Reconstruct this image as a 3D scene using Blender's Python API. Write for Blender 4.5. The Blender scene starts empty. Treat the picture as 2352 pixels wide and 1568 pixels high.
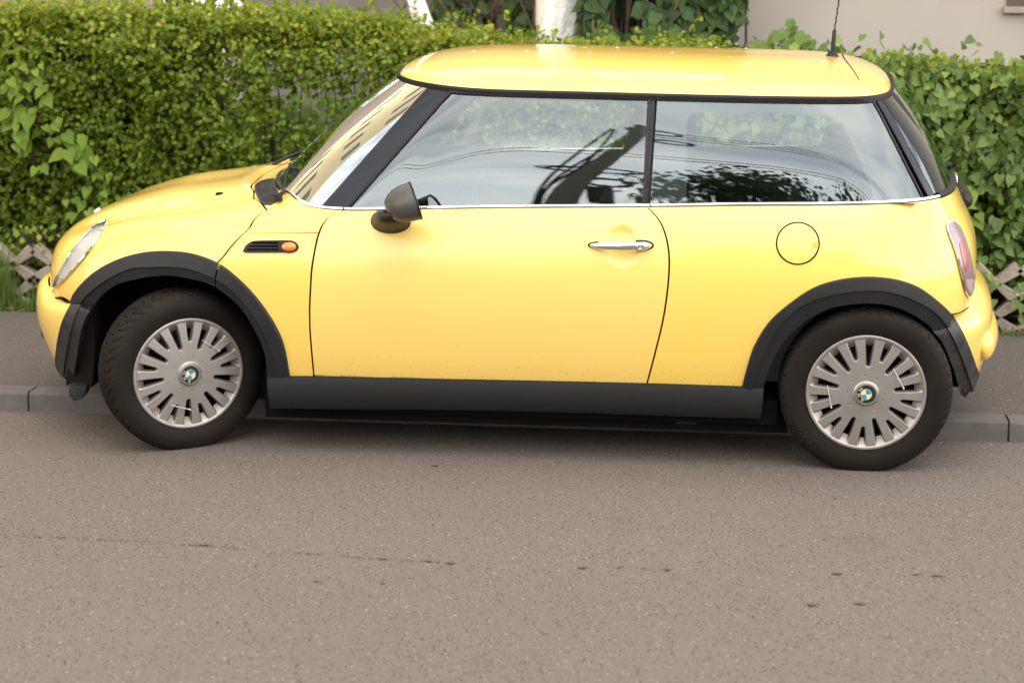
import bpy, bmesh, math, random
import numpy as np
from mathutils import Vector, Matrix, geometry
R = math.radians
random.seed(7); rng = np.random.default_rng(7)
S = bpy.context.scene
C = S.collection

# ------------------------------------------------------------------ camera
CAM = np.array([1.98858, -6.92144, 1.6594]); YAW, PIT, F = -0.12747, 0.194820, 3994.856
W_, H_ = 2352., 1568.                      # unit in which the photograph was measured
FW = np.array([math.sin(YAW)*math.cos(PIT), math.cos(YAW)*math.cos(PIT), -math.sin(PIT)])
RT = np.array([math.cos(YAW), -math.sin(YAW), 0.]); UP = np.cross(RT, FW)
cam = bpy.data.cameras.new('camera'); camo = bpy.data.objects.new('camera', cam); C.objects.link(camo)
cam.sensor_width = 36; cam.lens = F/W_*36; cam.clip_end = 600
camo.matrix_world = Matrix(((RT[0], UP[0], -FW[0], CAM[0]), (RT[1], UP[1], -FW[1], CAM[1]), (RT[2], UP[2], -FW[2], CAM[2]), (0, 0, 0, 1)))
cam.dof.use_dof = True; cam.dof.focus_distance = 6.25; cam.dof.aperture_fstop = 2.6
S.camera = camo
# ------------------------------------------------------------------ sky and sun
SUN_EL, SUN_AZ = R(66), R(150)             # azimuth clockwise from +Y
w = bpy.data.worlds.new('World'); S.world = w; w.use_nodes = True
nt = w.node_tree; N = nt.nodes; L = nt.links
bg = N['Background']; bg.inputs['Strength'].default_value = 0.13
sky = N.new('ShaderNodeTexSky'); sky.sky_type = 'NISHITA'; sky.sun_disc = False
sky.sun_elevation = SUN_EL; sky.sun_rotation = SUN_AZ; sky.dust_density = 3.0; sky.air_density = 1.0
tc = N.new('ShaderNodeTexCoord'); mp = N.new('ShaderNodeMapping'); mp.inputs['Scale'].default_value = (1.2, 1.2, 5.0)
nz = N.new('ShaderNodeTexNoise'); nz.inputs['Scale'].default_value = 2.0; nz.inputs['Detail'].default_value = 7; nz.inputs['Roughness'].default_value = .58
rp = N.new('ShaderNodeValToRGB'); rp.color_ramp.elements[0].position = .36; rp.color_ramp.elements[1].position = .66
rp.color_ramp.elements[0].color = (.16, .16, .16, 1); rp.color_ramp.elements[1].color = (.95, .95, .95, 1)
mx = N.new('ShaderNodeMix'); mx.data_type = 'RGBA'; mx.inputs['B'].default_value = (12.5, 12.0, 10.9, 1)
L.new(tc.outputs['Generated'], mp.inputs['Vector']); L.new(mp.outputs[0], nz.inputs['Vector']); L.new(nz.outputs[0], rp.inputs[0])
sp = N.new('ShaderNodeSeparateXYZ'); L.new(tc.outputs['Generated'], sp.inputs[0])
hz_ = N.new('ShaderNodeMapRange'); hz_.interpolation_type = 'SMOOTHSTEP'; hz_.inputs['From Min'].default_value = .55; hz_.inputs['From Max'].default_value = .18; hz_.inputs['To Max'].default_value = .85; L.new(sp.outputs['Z'], hz_.inputs['Value'])
am = N.new('ShaderNodeMath'); am.operation = 'MAXIMUM'; L.new(rp.outputs[0], am.inputs[0]); L.new(hz_.outputs[0], am.inputs[1])
L.new(am.outputs[0], mx.inputs['Factor']); L.new(sky.outputs[0], mx.inputs['A']); h2_ = N.new('ShaderNodeMapRange'); h2_.interpolation_type = 'SMOOTHSTEP'; h2_.inputs['From Min'].default_value = .54; h2_.inputs['From Max'].default_value = .32; h2_.inputs['To Min'].default_value = 1.; h2_.inputs['To Max'].default_value = 1.5; L.new(sp.outputs['Z'], h2_.inputs['Value'])
vs = N.new('ShaderNodeVectorMath'); vs.operation = 'SCALE'; L.new(mx.outputs['Result'], vs.inputs[0]); L.new(h2_.outputs[0], vs.inputs['Scale']); L.new(vs.outputs[0], bg.inputs['Color'])
sun = bpy.data.lights.new('sun', 'SUN'); sun.energy = .5; sun.angle = R(130); sun.color = (1, .93, .82)
suno = bpy.data.objects.new('sun', sun); C.objects.link(suno)
sd = Vector((math.sin(SUN_AZ)*math.cos(SUN_EL), math.cos(SUN_AZ)*math.cos(SUN_EL), math.sin(SUN_EL)))
suno.rotation_euler = sd.to_track_quat('Z', 'Y').to_euler(); suno.location = (0, -8, 12)
S.view_settings.view_transform = 'Standard'; S.view_settings.look = 'None'; S.view_settings.gamma = 1
S.view_settings.exposure = 1.30
S.render.resolution_x = 1024; S.render.resolution_y = 682
try:
    S.cycles.max_bounces = 8; S.cycles.transparent_max_bounces = 16; S.cycles.caustics_reflective = False; S.cycles.caustics_refractive = False
except Exception: pass

# ------------------------------------------------------------------ materials
def mat(name, col=(.5, .5, .5), rough=.5, metal=0., coat=0., coat_rough=.03, spec=.5, noise=None, bump=None, coord='Object'):
    """noise = (scale, amount, colour2); bump = (scale, strength, distance)"""
    m = bpy.data.materials.new(name); m.use_nodes = True
    n = m.node_tree.nodes; l = m.node_tree.links; b = n['Principled BSDF']
    b.inputs['Base Color'].default_value = (*col, 1); b.inputs['Roughness'].default_value = rough; b.inputs['Metallic'].default_value = metal
    b.inputs['Coat Weight'].default_value = coat; b.inputs['Coat Roughness'].default_value = coat_rough; b.inputs['Specular IOR Level'].default_value = spec
    t = None
    if noise or bump:
        t = n.new('ShaderNodeTexCoord')
    if noise:
        z = n.new('ShaderNodeTexNoise'); z.inputs['Scale'].default_value = noise[0]; z.inputs['Detail'].default_value = 6
        r = n.new('ShaderNodeValToRGB'); r.color_ramp.elements[0].position = .35; r.color_ramp.elements[1].position = .7
        r.color_ramp.elements[0].color = (*col, 1)
        c2 = noise[2]; a = noise[1]; r.color_ramp.elements[1].color = tuple(col[i]*(1-a)+c2[i]*a for i in range(3))+(1,)
        l.new(t.outputs[coord], z.inputs['Vector']); l.new(z.outputs[0], r.inputs[0]); l.new(r.outputs[0], b.inputs['Base Color'])
    if bump:
        z = n.new('ShaderNodeTexNoise'); z.inputs['Scale'].default_value = bump[0]; z.inputs['Detail'].default_value = 4
        k = n.new('ShaderNodeBump'); k.inputs['Strength'].default_value = bump[1]; k.inputs['Distance'].default_value = bump[2]
        l.new(t.outputs[coord], z.inputs['Vector']); l.new(z.outputs[0], k.inputs['Height']); l.new(k.outputs[0], b.inputs['Normal'])
    return m

def paint(name, rough_coat, base=(.78, .52, .10), rust=False):
    m = mat(name, base, .42, 0, 1., rough_coat); m.node_tree.nodes['Principled BSDF'].inputs['Coat IOR'].default_value = 1.45
    n = m.node_tree.nodes; l = m.node_tree.links; b = n['Principled BSDF']
    t = n.new('ShaderNodeTexCoord')
    z = n.new('ShaderNodeTexNoise'); z.inputs['Scale'].default_value = 2.2; z.inputs['Detail'].default_value = 8
    r = n.new('ShaderNodeMapRange'); r.inputs['From Min'].default_value = .35; r.inputs['From Max'].default_value = .7
    r.inputs['To Min'].default_value = 0; r.inputs['To Max'].default_value = .10
    x = n.new('ShaderNodeMix'); x.data_type = 'RGBA'; x.inputs['A'].default_value = (*base, 1); x.inputs['B'].default_value = (.60, .46, .22, 1)
    l.new(t.outputs['Object'], z.inputs['Vector']); l.new(z.outputs[0], r.inputs['Value']); l.new(r.outputs[0], x.inputs['Factor'])
    # fine speckles of dirt, thicker near the sill
    v = n.new('ShaderNodeTexNoise'); v.inputs['Scale'].default_value = 190; v.inputs['Detail'].default_value = 1
    sx = n.new('ShaderNodeSeparateXYZ'); l.new(t.outputs['Object'], sx.inputs[0])
    hz = n.new('ShaderNodeMapRange'); hz.inputs['From Min'].default_value = .44; hz.inputs['From Max'].default_value = .29
    hz.inputs['To Min'].default_value = .80; hz.inputs['To Max'].default_value = .70
    gt = n.new('ShaderNodeMath'); gt.operation = 'GREATER_THAN'
    l.new(t.outputs['Object'], v.inputs['Vector']); l.new(sx.outputs['Z'], hz.inputs['Value']); l.new(v.outputs[0], gt.inputs[0]); l.new(hz.outputs[0], gt.inputs[1])
    y = n.new('ShaderNodeMix'); y.data_type = 'RGBA'; y.inputs['B'].default_value = (.16, .09, .03, 1)
    l.new(gt.outputs[0], y.inputs['Factor']); l.new(x.outputs['Result'], y.inputs['A'])
    last = y
    if rust:                                # rust creeping up from the lower door edge
        rn = n.new('ShaderNodeTexNoise'); rn.inputs['Scale'].default_value = 11; rn.inputs['Detail'].default_value = 6; rn.inputs['Roughness'].default_value = .7
        l.new(t.outputs['Object'], rn.inputs['Vector'])
        rh = n.new('ShaderNodeMapRange'); rh.inputs['From Min'].default_value = .325; rh.inputs['From Max'].default_value = .295
        l.new(sx.outputs['Z'], rh.inputs['Value'])
        ml = n.new('ShaderNodeMath'); ml.operation = 'MULTIPLY'; l.new(rh.outputs[0], ml.inputs[0]); l.new(rn.outputs[0], ml.inputs[1])
        rr = n.new('ShaderNodeMapRange'); rr.inputs['From Min'].default_value = .40; rr.inputs['From Max'].default_value = .62; l.new(ml.outputs[0], rr.inputs['Value'])
        yy = n.new('ShaderNodeMix'); yy.data_type = 'RGBA'; yy.inputs['B'].default_value = (.13, .035, .01, 1)
        l.new(rr.outputs[0], yy.inputs['Factor']); l.new(y.outputs['Result'], yy.inputs['A']); last = yy
    l.new(last.outputs['Result'], b.inputs['Base Color'])
    return m

def glass(name, tint=(.75, .83, .80), ior=1.5, k=1.0):
    m = bpy.data.materials.new(name); m.use_nodes = True; n = m.node_tree.nodes; l = m.node_tree.links; n.clear()
    o = n.new('ShaderNodeOutputMaterial'); tr = n.new('ShaderNodeBsdfTransparent'); tr.inputs[0].default_value = (*tint, 1)
    gl = n.new('ShaderNodeBsdfGlossy'); gl.inputs['Roughness'].default_value = .0; gl.inputs['Color'].default_value = (.88, .97, 1., 1)
    fr = n.new('ShaderNodeFresnel'); fr.inputs[0].default_value = ior
    mu = n.new('ShaderNodeMath'); mu.operation = 'MULTIPLY'; mu.inputs[1].default_value = k; mu.use_clamp = True
    ms = n.new('ShaderNodeMixShader'); l.new(fr.outputs[0], mu.inputs[0]); l.new(mu.outputs[0], ms.inputs[0]); l.new(tr.outputs[0], ms.inputs[1]); l.new(gl.outputs[0], ms.inputs[2]); l.new(ms.outputs[0], o.inputs[0])
    return m

M = {}
M['paint'] = paint('yellow_paint', .03)
M['paint_door'] = paint('yellow_door_paint', .22, (.78, .525, .125), rust=True)
M['plastic'] = mat('black_textured_plastic', (.0095, .0096, .0102), .55, noise=(9, .5, (.019, .019, .0195)), bump=(600, .12, .001))
M['plastic_worn'] = mat('scuffed_black_plastic', (.013, .013, .015), .5, noise=(22, .35, (.07, .065, .058)), bump=(500, .15, .001))
M['sill'] = mat('dusty_sill_plastic', (.0085, .0088, .0090), .55, noise=(70, .06, (.060, .056, .050)), bump=(500, .12, .001))
M['rubber_trim'] = mat('black_rubber_seal', (.014, .013, .012), .5)
M['gloss_black'] = mat('gloss_black_pillar', (.006, .008, .014), .3, 0, .22, .02, spec=.2)
M['chrome'] = mat('chrome', (.82, .82, .82), .06, 1.)
M['dark'] = mat('dark_underside', (.005, .005, .005), .95, spec=.05)
for k_, s_ in (('plastic', .3), ('sill', .25), ('plastic_worn', .3), ('rubber_trim', .3)): M[k_].node_tree.nodes['Principled BSDF'].inputs['Specular IOR Level'].default_value = s_
M['liner'] = mat('wheel_well_liner', (.009, .008, .007), .85, spec=.1, noise=(8, .6, (.022, .018, .014)))
M['tyre'] = mat('tyre_rubber', (.0085, .0068, .0058), .6, spec=.14, noise=(7, .7, (.020, .0145, .0105)), bump=(300, .1, .001))
M['silver'] = mat('silver_wheel_cover', (.33, .318, .305), .34, .55, noise=(7, .7, (.25, .22, .19)))
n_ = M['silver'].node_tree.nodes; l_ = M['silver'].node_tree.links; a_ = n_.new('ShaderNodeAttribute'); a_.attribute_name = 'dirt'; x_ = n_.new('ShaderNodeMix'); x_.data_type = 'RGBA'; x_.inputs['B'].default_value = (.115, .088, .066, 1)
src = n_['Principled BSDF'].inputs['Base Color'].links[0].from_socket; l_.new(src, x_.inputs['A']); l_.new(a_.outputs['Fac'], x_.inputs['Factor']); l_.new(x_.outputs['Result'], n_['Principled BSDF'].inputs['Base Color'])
M['window'] = glass('window_glass', (.92, .98, .95), 1.5, 3.3)
M['tinted'] = glass('rear_glass', (.90, .98, .95), 1.5, 3.3)
M['screen'] = glass('windscreen_glass', (.42, .45, .40), 1.5, 7.5)
M['rear_screen'] = glass('rear_screen_glass', (.22, .25, .23), 1.5, 1.6)
M['frit'] = mat('black_glass_border', (.02, .022, .028), .35)
M['lens'] = glass('clear_lens', (.95, .95, .95), 1.5, 1.6)
M['reflector'] = mat('lamp_reflector', (.86, .82, .77), .4, .1)
M['red_lens'] = mat('faded_red_lens', (.20, .125, .135), .22, 0, .35, .03)
M['red_core'] = mat('red_reflector', (.25, .055, .05), .3, 0, .2, .03)
M['amber'] = mat('amber_lens', (.85, .17, .01), .15, 0, 1., .03, bump=(140, .2, .002))
M['cabin'] = mat('grey_cabin_trim', (.055, .057, .060), .8)
M['cabin_light'] = mat('light_headlining', (.22, .22, .21), .9)
M['seat'] = mat('dark_seat_fabric', (.025, .026, .028), .9, bump=(200, .2, .002))
M['mirror'] = mat('mirror_glass', (.9, .9, .9), .01, 1.)
M['enamel_black'] = mat('badge_black', (.012, .014, .014), .3, 0, .5)
M['enamel_blue'] = mat('badge_blue', (.02, .22, .27), .3, 0, .5)
M['enamel_white'] = mat('badge_cream', (.62, .50, .34), .35, 0, .5)
M['badge_ring'] = mat('badge_ring', (.20, .22, .17), .4, .3)
M['cap_grey'] = mat('faded_mirror_plastic', (.052, .050, .048), .42, noise=(12, .4, (.085, .08, .072)))
M['zip_tie'] = mat('white_cable_tie', (.55, .52, .47), .5)

# ------------------------------------------------------------------ object helpers
def obj(name, me, m=None, parent=None):
    o = bpy.data.objects.new(name, me); C.objects.link(o)
    if m is not None:
        me.materials.clear(); me.materials.append(m)
    if parent is not None: o.parent = parent
    return o
def tag(o, label, cat, group=None, kind=None):
    if label: o['label'] = label
    if cat: o['category'] = cat
    if group: o['group'] = group
    if kind: o['kind'] = kind
    return o
def empty(name, loc=(0, 0, 0), rot=(0, 0, 0)):
    o = bpy.data.objects.new(name, None); C.objects.link(o); o.location = loc; o.rotation_euler = rot; o.empty_display_size = .2
    return o
def mesh(name, V, Fc, smooth=True, normals=None):
    me = bpy.data.meshes.new(name); me.from_pydata([tuple(map(float, v)) for v in V], [], [tuple(map(int, f)) for f in Fc]); me.validate(clean_customdata=False)
    if smooth: me.polygons.foreach_set('use_smooth', [True]*len(me.polygons))
    me.update()
    if normals is not None and len(normals) == len(me.vertices): me.normals_split_custom_set_from_vertices([tuple(map(float, n)) for n in normals])
    return me
class MB:
    """collects shapes for one mesh"""
    def __init__(s): s.v = []; s.f = []
    def add(s, V, Fc):
        b = len(s.v); s.v += [tuple(v) for v in V]; s.f += [tuple(i+b for i in f) for f in Fc]; return s
    def box(s, x0, x1, y0, y1, z0, z1):
        V = [(x, y, z) for x in (x0, x1) for y in (y0, y1) for z in (z0, z1)]
        return s.add(V, [(0, 1, 3, 2), (4, 6, 7, 5), (0, 4, 5, 1), (2, 3, 7, 6), (0, 2, 6, 4), (1, 5, 7, 3)])
    def tube(s, pts, rad, n=10, closed=False, cap=True, flat=1.0, up=(0, 0, 1)):
        P = np.array(pts, float); m = len(P); rad = np.broadcast_to(np.array(rad, float), (m,))
        T = np.gradient(P, axis=0) if not closed else (np.roll(P, -1, 0)-np.roll(P, 1, 0))
        T /= np.linalg.norm(T, axis=1)[:, None]+1e-12
        u = np.array(up, float); A = np.cross(T, u); bad = np.linalg.norm(A, axis=1) < 1e-3
        A[bad] = np.cross(T[bad], [1, 0, 0.01]); A /= np.linalg.norm(A, axis=1)[:, None]; B = np.cross(A, T)
        th = np.linspace(0, 2*np.pi, n, endpoint=False)
        V = P[:, None]+rad[:, None, None]*(np.cos(th)[None, :, None]*A[:, None]*flat+np.sin(th)[None, :, None]*B[:, None])
        Fc = []
        for i in range(m if closed else m-1):
            j = (i+1) % m
            for k in range(n):
                q = (k+1) % n; Fc.append((i*n+k, j*n+k, j*n+q, i*n+q))
        if cap and not closed: Fc += [tuple(range(n))[::-1], tuple((m-1)*n+k for k in range(n))]
        return s.add(V.reshape(-1, 3), Fc)
    def lathe(s, prof, n=48, axis='Y', ends=False):
        """prof: list of (r, a): radius and position along the axis"""
        V = []; m = len(prof)
        for r, a in prof:
            for k in range(n):
                t = 2*math.pi*k/n; c, d = r*math.cos(t), r*math.sin(t)
                V.append((c, a, d) if axis == 'Y' else ((c, d, a) if axis == 'Z' else (a, c, d)))
        Fc = [(i*n+k, (i+1)*n+k, (i+1)*n+(k+1) % n, i*n+(k+1) % n) for i in range(m-1) for k in range(n)]
        if ends: Fc += [tuple(range(n)), tuple((m-1)*n+k for k in range(n))]
        return s.add(V, Fc)
    def grid(s, G, closed=False):
        G = np.asarray(G, float); a, b = G.shape[:2]
        return s.add(G.reshape(-1, 3), [(i*b+j, ((i+1) % a)*b+j, ((i+1) % a)*b+j+1, i*b+j+1) for i in range(a if closed else a-1) for j in range(b-1)])
    def xf(s, mtx):
        s.v = [tuple(mtx @ Vector(v)) for v in s.v]; return s
    def mirrored(s):
        o = MB(); o.v = [(x, -y, z) for x, y, z in s.v]; o.f = [f[::-1] for f in s.f]; return o
    def me(s, name, smooth=True, bevel=0, fix=True, sharp=40):
        me = mesh(name, s.v, s.f, smooth)
        bm = bmesh.new(); bm.from_mesh(me)
        if fix: bmesh.ops.recalc_face_normals(bm, faces=bm.faces)
        if bevel: bmesh.ops.bevel(bm, geom=list(bm.edges), offset=bevel, segments=2, affect='EDGES', profile=.6)
        if smooth and sharp:
            for e in bm.edges:
                if len(e.link_faces) == 2 and e.calc_face_angle(0) > R(sharp): e.smooth = False
            for f in bm.faces: f.smooth = True
        bm.to_mesh(me); bm.free(); me.update(); return me
def catmull(P, n=8, closed=False):
    P = np.array(P, float)
    if len(P) < 3 and not closed:
        return np.array([P[0]+(P[-1]-P[0])*t for t in np.linspace(0, 1, n+1)])
    Q = np.vstack([P[-1:], P, P[:2]]) if closed else np.vstack([2*P[0]-P[1], P, 2*P[-1]-P[-2]])
    out = []
    for i in range(len(Q)-3):
        a, b, c, d = Q[i:i+4]
        for t in np.linspace(0, 1, n, endpoint=False):
            out.append(.5*((2*b)+(c-a)*t+(2*a-5*b+4*c-d)*t*t+(3*b-a-3*c+d)*t**3))
    if not closed: out.append(P[-1])
    return np.array(out)
def resample(P, n):
    P = np.array(P, float); d = np.r_[0, np.cumsum(np.linalg.norm(np.diff(P, axis=0), axis=1))]
    t = np.linspace(0, d[-1], n); return np.stack([np.interp(t, d, P[:, k]) for k in range(P.shape[1])], 1)

# ------------------------------------------------------------------ photograph <-> space
PHI = R(3.2)                                # the car leans: its far wheels stand on the pavement
cP, sP = math.cos(PHI), math.sin(PHI)
def l2w(p):
    p = np.asarray(p, float); y = p[..., 1]+.8
    return np.stack([p[..., 0], -.8+y*cP-p[..., 2]*sP, y*sP+p[..., 2]*cP], -1)
def w2l(p):
    p = np.asarray(p, float); y = p[..., 1]+.8
    return np.stack([p[..., 0], -.8+y*cP+p[..., 2]*sP, -y*sP+p[..., 2]*cP], -1)
def proj(p):
    d = np.asarray(p, float)-CAM; z = d@FW
    return np.stack([W_/2+F*(d@RT)/z, H_/2-F*(d@UP)/z], -1)
def ray(px, py): return FW+RT*(px-W_/2)/F-UP*(py-H_/2)/F
def at_y(px, py, y):
    d = ray(px, py); return CAM+d*((y-CAM[1])/d[1])
def at_z(px, py, z):
    d = ray(px, py); return CAM+d*((z-CAM[2])/d[2])
def car_at(px, py, yl):
    """point in the car's own space on its plane y = yl"""
    a = w2l(CAM); b = w2l(CAM+ray(px, py))-a
    return a+b*((yl-a[1])/b[1])
# ------------------------------------------------------------------ smooth surfaces of the car body
def cardinal(t, k):
    """matrix that turns values at the knots k into the natural cubic spline at t"""
    n = len(k); h = np.diff(k); A = np.eye(n); B = np.zeros((n, n))
    for i in range(1, n-1):
        A[i, i-1] = h[i-1]; A[i, i] = 2*(h[i-1]+h[i]); A[i, i+1] = h[i]
        B[i, i-1] = 6/h[i-1]; B[i, i] = -6/h[i-1]-6/h[i]; B[i, i+1] = 6/h[i]
    D = np.linalg.solve(A, B)
    t = np.clip(np.asarray(t, float), k[0], k[-1]); i = np.clip(np.searchsorted(k, t)-1, 0, n-2)
    a = (k[i+1]-t)/h[i]; b = 1-a; E_ = np.zeros((len(t), n)); r = np.arange(len(t))
    E_[r, i] += a; E_[r, i+1] += b
    E_ += ((a**3-a)*h[i]**2/6)[:, None]*D[i]+((b**3-b)*h[i]**2/6)[:, None]*D[i+1]
    return E_
class Surf:
    """near half of a body surface (y <= 0), mirrored stations keep it smooth across the middle"""
    def __init__(s, P, sym0=True, sym1=True, warp=None):
        P = np.array(P, float); P[..., 1] *= -1; s.warp = warp
        mir = np.array([1, -1, 1]); n0 = len(P); a, b = 3 if sym0 else 0, 3 if sym1 else 0
        Q = P
        if sym0: Q = np.concatenate([P[a:0:-1]*mir, Q])
        if sym1: Q = np.concatenate([Q, P[-2:-2-b:-1]*mir])
        d = np.linalg.norm(np.diff(Q, axis=0), axis=2).mean(1); k = np.r_[0, np.cumsum(d)]
        s.ku = k-k[a]; s.u1 = s.ku[a+n0-1]
        d = np.linalg.norm(np.diff(P, axis=1), axis=2).mean(0); s.kv = np.r_[0, np.cumsum(d)]; s.v1 = s.kv[-1]; s.Q = Q
        s.st = s.ku[a:a+n0]
        uu, vv = np.meshgrid(np.linspace(0, s.u1, 420), np.linspace(0, s.v1, 150), indexing='ij'); s.cu, s.cv = uu.ravel(), vv.ravel()
        s.cp = s.ev(s.cu, s.cv); s.cn = s.nrm(s.cu, s.cv); wp = l2w(s.cp); s.cpx = proj(wp)
        wn = l2w(s.cp+s.cn*.01)-wp; s.front = ((CAM-wp)*wn).sum(1) > -1e-4
    def ev(s, u, v):
        u = np.atleast_1d(np.asarray(u, float)); v = np.atleast_1d(np.asarray(v, float))
        p = np.einsum('ni,nj,ijk->nk', cardinal(u, s.ku), cardinal(v, s.kv), s.Q)
        return s.warp(p) if s.warp else p
    def der(s, u, v, e=2e-3):
        a = (s.ev(u+e, v)-s.ev(u-e, v))/(2*e)
        v0, v1 = np.clip(v-e, 0, s.v1), np.clip(v+e, 0, s.v1)
        return a, (s.ev(u, v1)-s.ev(u, v0))/(v1-v0)[:, None]
    def nrm(s, u, v):
        u = np.atleast_1d(np.asarray(u, float)); v = np.atleast_1d(np.asarray(v, float))
        a, b = s.der(u, v); n = np.cross(a, b); n /= np.linalg.norm(n, axis=1)[:, None]+1e-12
        return n
    def inv(s, px):
        """(u, v) of the visible surface point behind each pixel"""
        px = np.atleast_2d(np.asarray(px, float)); out = []
        for q in px:
            d = ((s.cpx-q)**2).sum(1)+np.where(s.front, 0, 400); i = d.argmin(); u, v = s.cu[i], s.cv[i]
            for _ in range(8):
                e = 1e-3; U = np.array([u, u+e, u]); V = np.array([v, v, v+(e if v+e < s.v1 else -e)])
                X = proj(l2w(s.ev(U, V))); r = q-X[0]; J = np.stack([(X[1]-X[0])/e, (X[2]-X[0])/(V[2]-v)], 1)
                st = np.linalg.lstsq(J, r, rcond=1e-3)[0]; st = np.clip(st, -.05, .05)
                u = min(max(u+st[0], 0), s.u1); v = min(max(v+st[1], 0), s.v1)
            out.append((u, v))
        return np.array(out)
    def at(s, px, off=0.):
        uv = s.inv(px); return s.ev(uv[:, 0], uv[:, 1])+off*s.nrm(uv[:, 0], uv[:, 1])
def pxpath(*segs, n=8):
    """corners between segments stay sharp, points inside a segment are joined by a smooth curve"""
    out = []
    for g in segs:
        c = catmull(g, n); out += list(c if not out or np.linalg.norm(np.array(out[-1])-c[0]) > .5 else c[1:])
    if np.linalg.norm(np.array(out[0])-np.array(out[-1])) < .5: out = out[:-1]
    return np.array(out)
def inpoly(P, poly):
    x, y = P[:, 0], P[:, 1]; c = np.zeros(len(P), bool); j = len(poly)-1
    for i in range(len(poly)):
        xi, yi = poly[i]; xj, yj = poly[j]
        c ^= ((yi > y) != (yj > y)) & (x < (xj-xi)*(y-yi)/((yj-yi) or 1e-12)+xi); j = i
    return c
def distpoly(P, poly):
    d = np.full(len(P), 1e9)
    for i in range(len(poly)):
        a, b = poly[i], poly[(i+1) % len(poly)]; ab = b-a; t = np.clip(((P-a)@ab)/(ab@ab+1e-12), 0, 1)
        d = np.minimum(d, np.linalg.norm(P-a-t[:, None]*ab, axis=1))
    return d
def panel(sf, uv, gap=.003, keep=None, off=0., lip=.014, step=.022, holes=(), shape=None, dens=.02):
    """mesh arrays of a panel of surface sf inside polygon uv; keep marks boundary points that are neither inset nor lipped"""
    uv = np.asarray(uv, float); n0 = len(uv)
    keep = np.zeros(n0, bool) if keep is None else np.asarray(keep, bool)
    a, b = sf.der(uv[:, 0], uv[:, 1]); su, sv = np.linalg.norm(a, axis=1).mean(), np.linalg.norm(b, axis=1).mean()
    sc = np.array([su, sv]); q = uv*sc
    # densify
    Q, K = [], []
    for i in range(n0):
        p0, p1 = q[i], q[(i+1) % n0]; m = max(1, int(np.linalg.norm(p1-p0)/dens)); kk = keep[i] and keep[(i+1) % n0]
        for t in range(m):
            Q.append(p0+(p1-p0)*t/m); K.append(keep[i] if t == 0 else kk)
    q = np.array(Q); K = np.array(K)
    ar = (q[:, 0]*np.roll(q[:, 1], -1)-np.roll(q[:, 0], -1)*q[:, 1]).sum()
    if ar < 0: q = q[::-1]; K = K[::-1]
    if gap:
        e = np.roll(q, -1, 0)-q; e /= np.linalg.norm(e, axis=1)[:, None]+1e-12; nn = np.stack([-e[:, 1], e[:, 0]], 1)
        m = nn+np.roll(nn, 1, 0); m /= np.maximum((m*nn).sum(1), .5)[:, None]
        la, lb = sf.der(q[:, 0]/sc[0], q[:, 1]/sc[1]); loc = np.stack([np.linalg.norm(la, axis=1), np.linalg.norm(lb, axis=1)], 1)/sc; mm = m/(np.linalg.norm(m, axis=1)[:, None]+1e-9)
        q = q+np.where(K, 0, gap/np.clip(np.linalg.norm(mm*loc, axis=1), .2, 5))[:, None]*m
    lo, hi = q.min(0), q.max(0)
    gx, gy = np.meshgrid(np.arange(lo[0], hi[0], step), np.arange(lo[1], hi[1], step), indexing='ij')
    g = np.stack([gx.ravel(), gy.ravel()], 1); g = g[inpoly(g, q)]
    if len(g): g = g[distpoly(g, q) > step*.45]
    nb = len(q); pts = [Vector(map(float, p)) for p in np.vstack([q, g])]; faces = [list(range(nb))]
    cons = []
    hs = []
    for h in holes:
        h = np.asarray(h, float)*sc
        if len(g):
            kk = ~inpoly(g, h) & (distpoly(g, h) > step*.4); g = g[kk]
        hs.append(h)
    if hs:
        allp = np.vstack([q]+hs+[g]); pts = [Vector(map(float, p)) for p in allp]; o = nb
        for h in hs: faces.append([o+i for i in range(len(h))]); o += len(h)
    r = geometry.delaunay_2d_cdt(pts, [], faces[:1] if not hs else faces, 1, 1e-7)
    V2 = np.array([tuple(p) for p in r[0]]); Fc = [tuple(f) for f in r[2]]
    if hs:
        cen = np.array([V2[list(f)].mean(0) for f in Fc]); ok = np.ones(len(Fc), bool)
        for h in hs: ok &= ~inpoly(cen, h)
        Fc = [f for f, k in zip(Fc, ok) if k]
    U = V2/sc; P = sf.ev(U[:, 0], U[:, 1]); Nn = sf.nrm(U[:, 0], U[:, 1])
    P = P+off*Nn
    if shape is not None: P, Nn = shape(P, Nn)
    def area(f): return np.cross(V2[f[1]]-V2[f[0]], V2[f[2]]-V2[f[0]])
    Fc = [f if area(f) > 0 else f[::-1] for f in Fc]
    V = list(P); NN = list(Nn)
    if lip:
        idx = {tuple(np.round(p, 6)): i for i, p in enumerate(V2)}
        loops = [(q, K, 1)]+[(h, np.zeros(len(h), bool), -1) for h in hs]
        for lp, kp, sg in loops:
            ids = []
            d2 = [int(((V2-p)**2).sum(1).argmin()) for p in lp]
            m = len(lp)
            for i in range(m):
                if kp[i] and kp[(i+1) % m]: continue
                i0, i1 = d2[i], d2[(i+1) % m]
                if i0 == i1: continue
                t = P[i1]-P[i0]; o = np.cross(t, Nn[i0]); o /= np.linalg.norm(o)+1e-12
                b0 = len(V)
                V += [P[i0], P[i1], P[i1]-Nn[i1]*lip, P[i0]-Nn[i0]*lip]; NN += [o*.8+Nn[i0]*.6, o*.8+Nn[i1]*.6, o, o]
                Fc.append((b0, b0+3, b0+2, b0+1))
    return np.array(V), Fc, np.array(NN)
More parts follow.
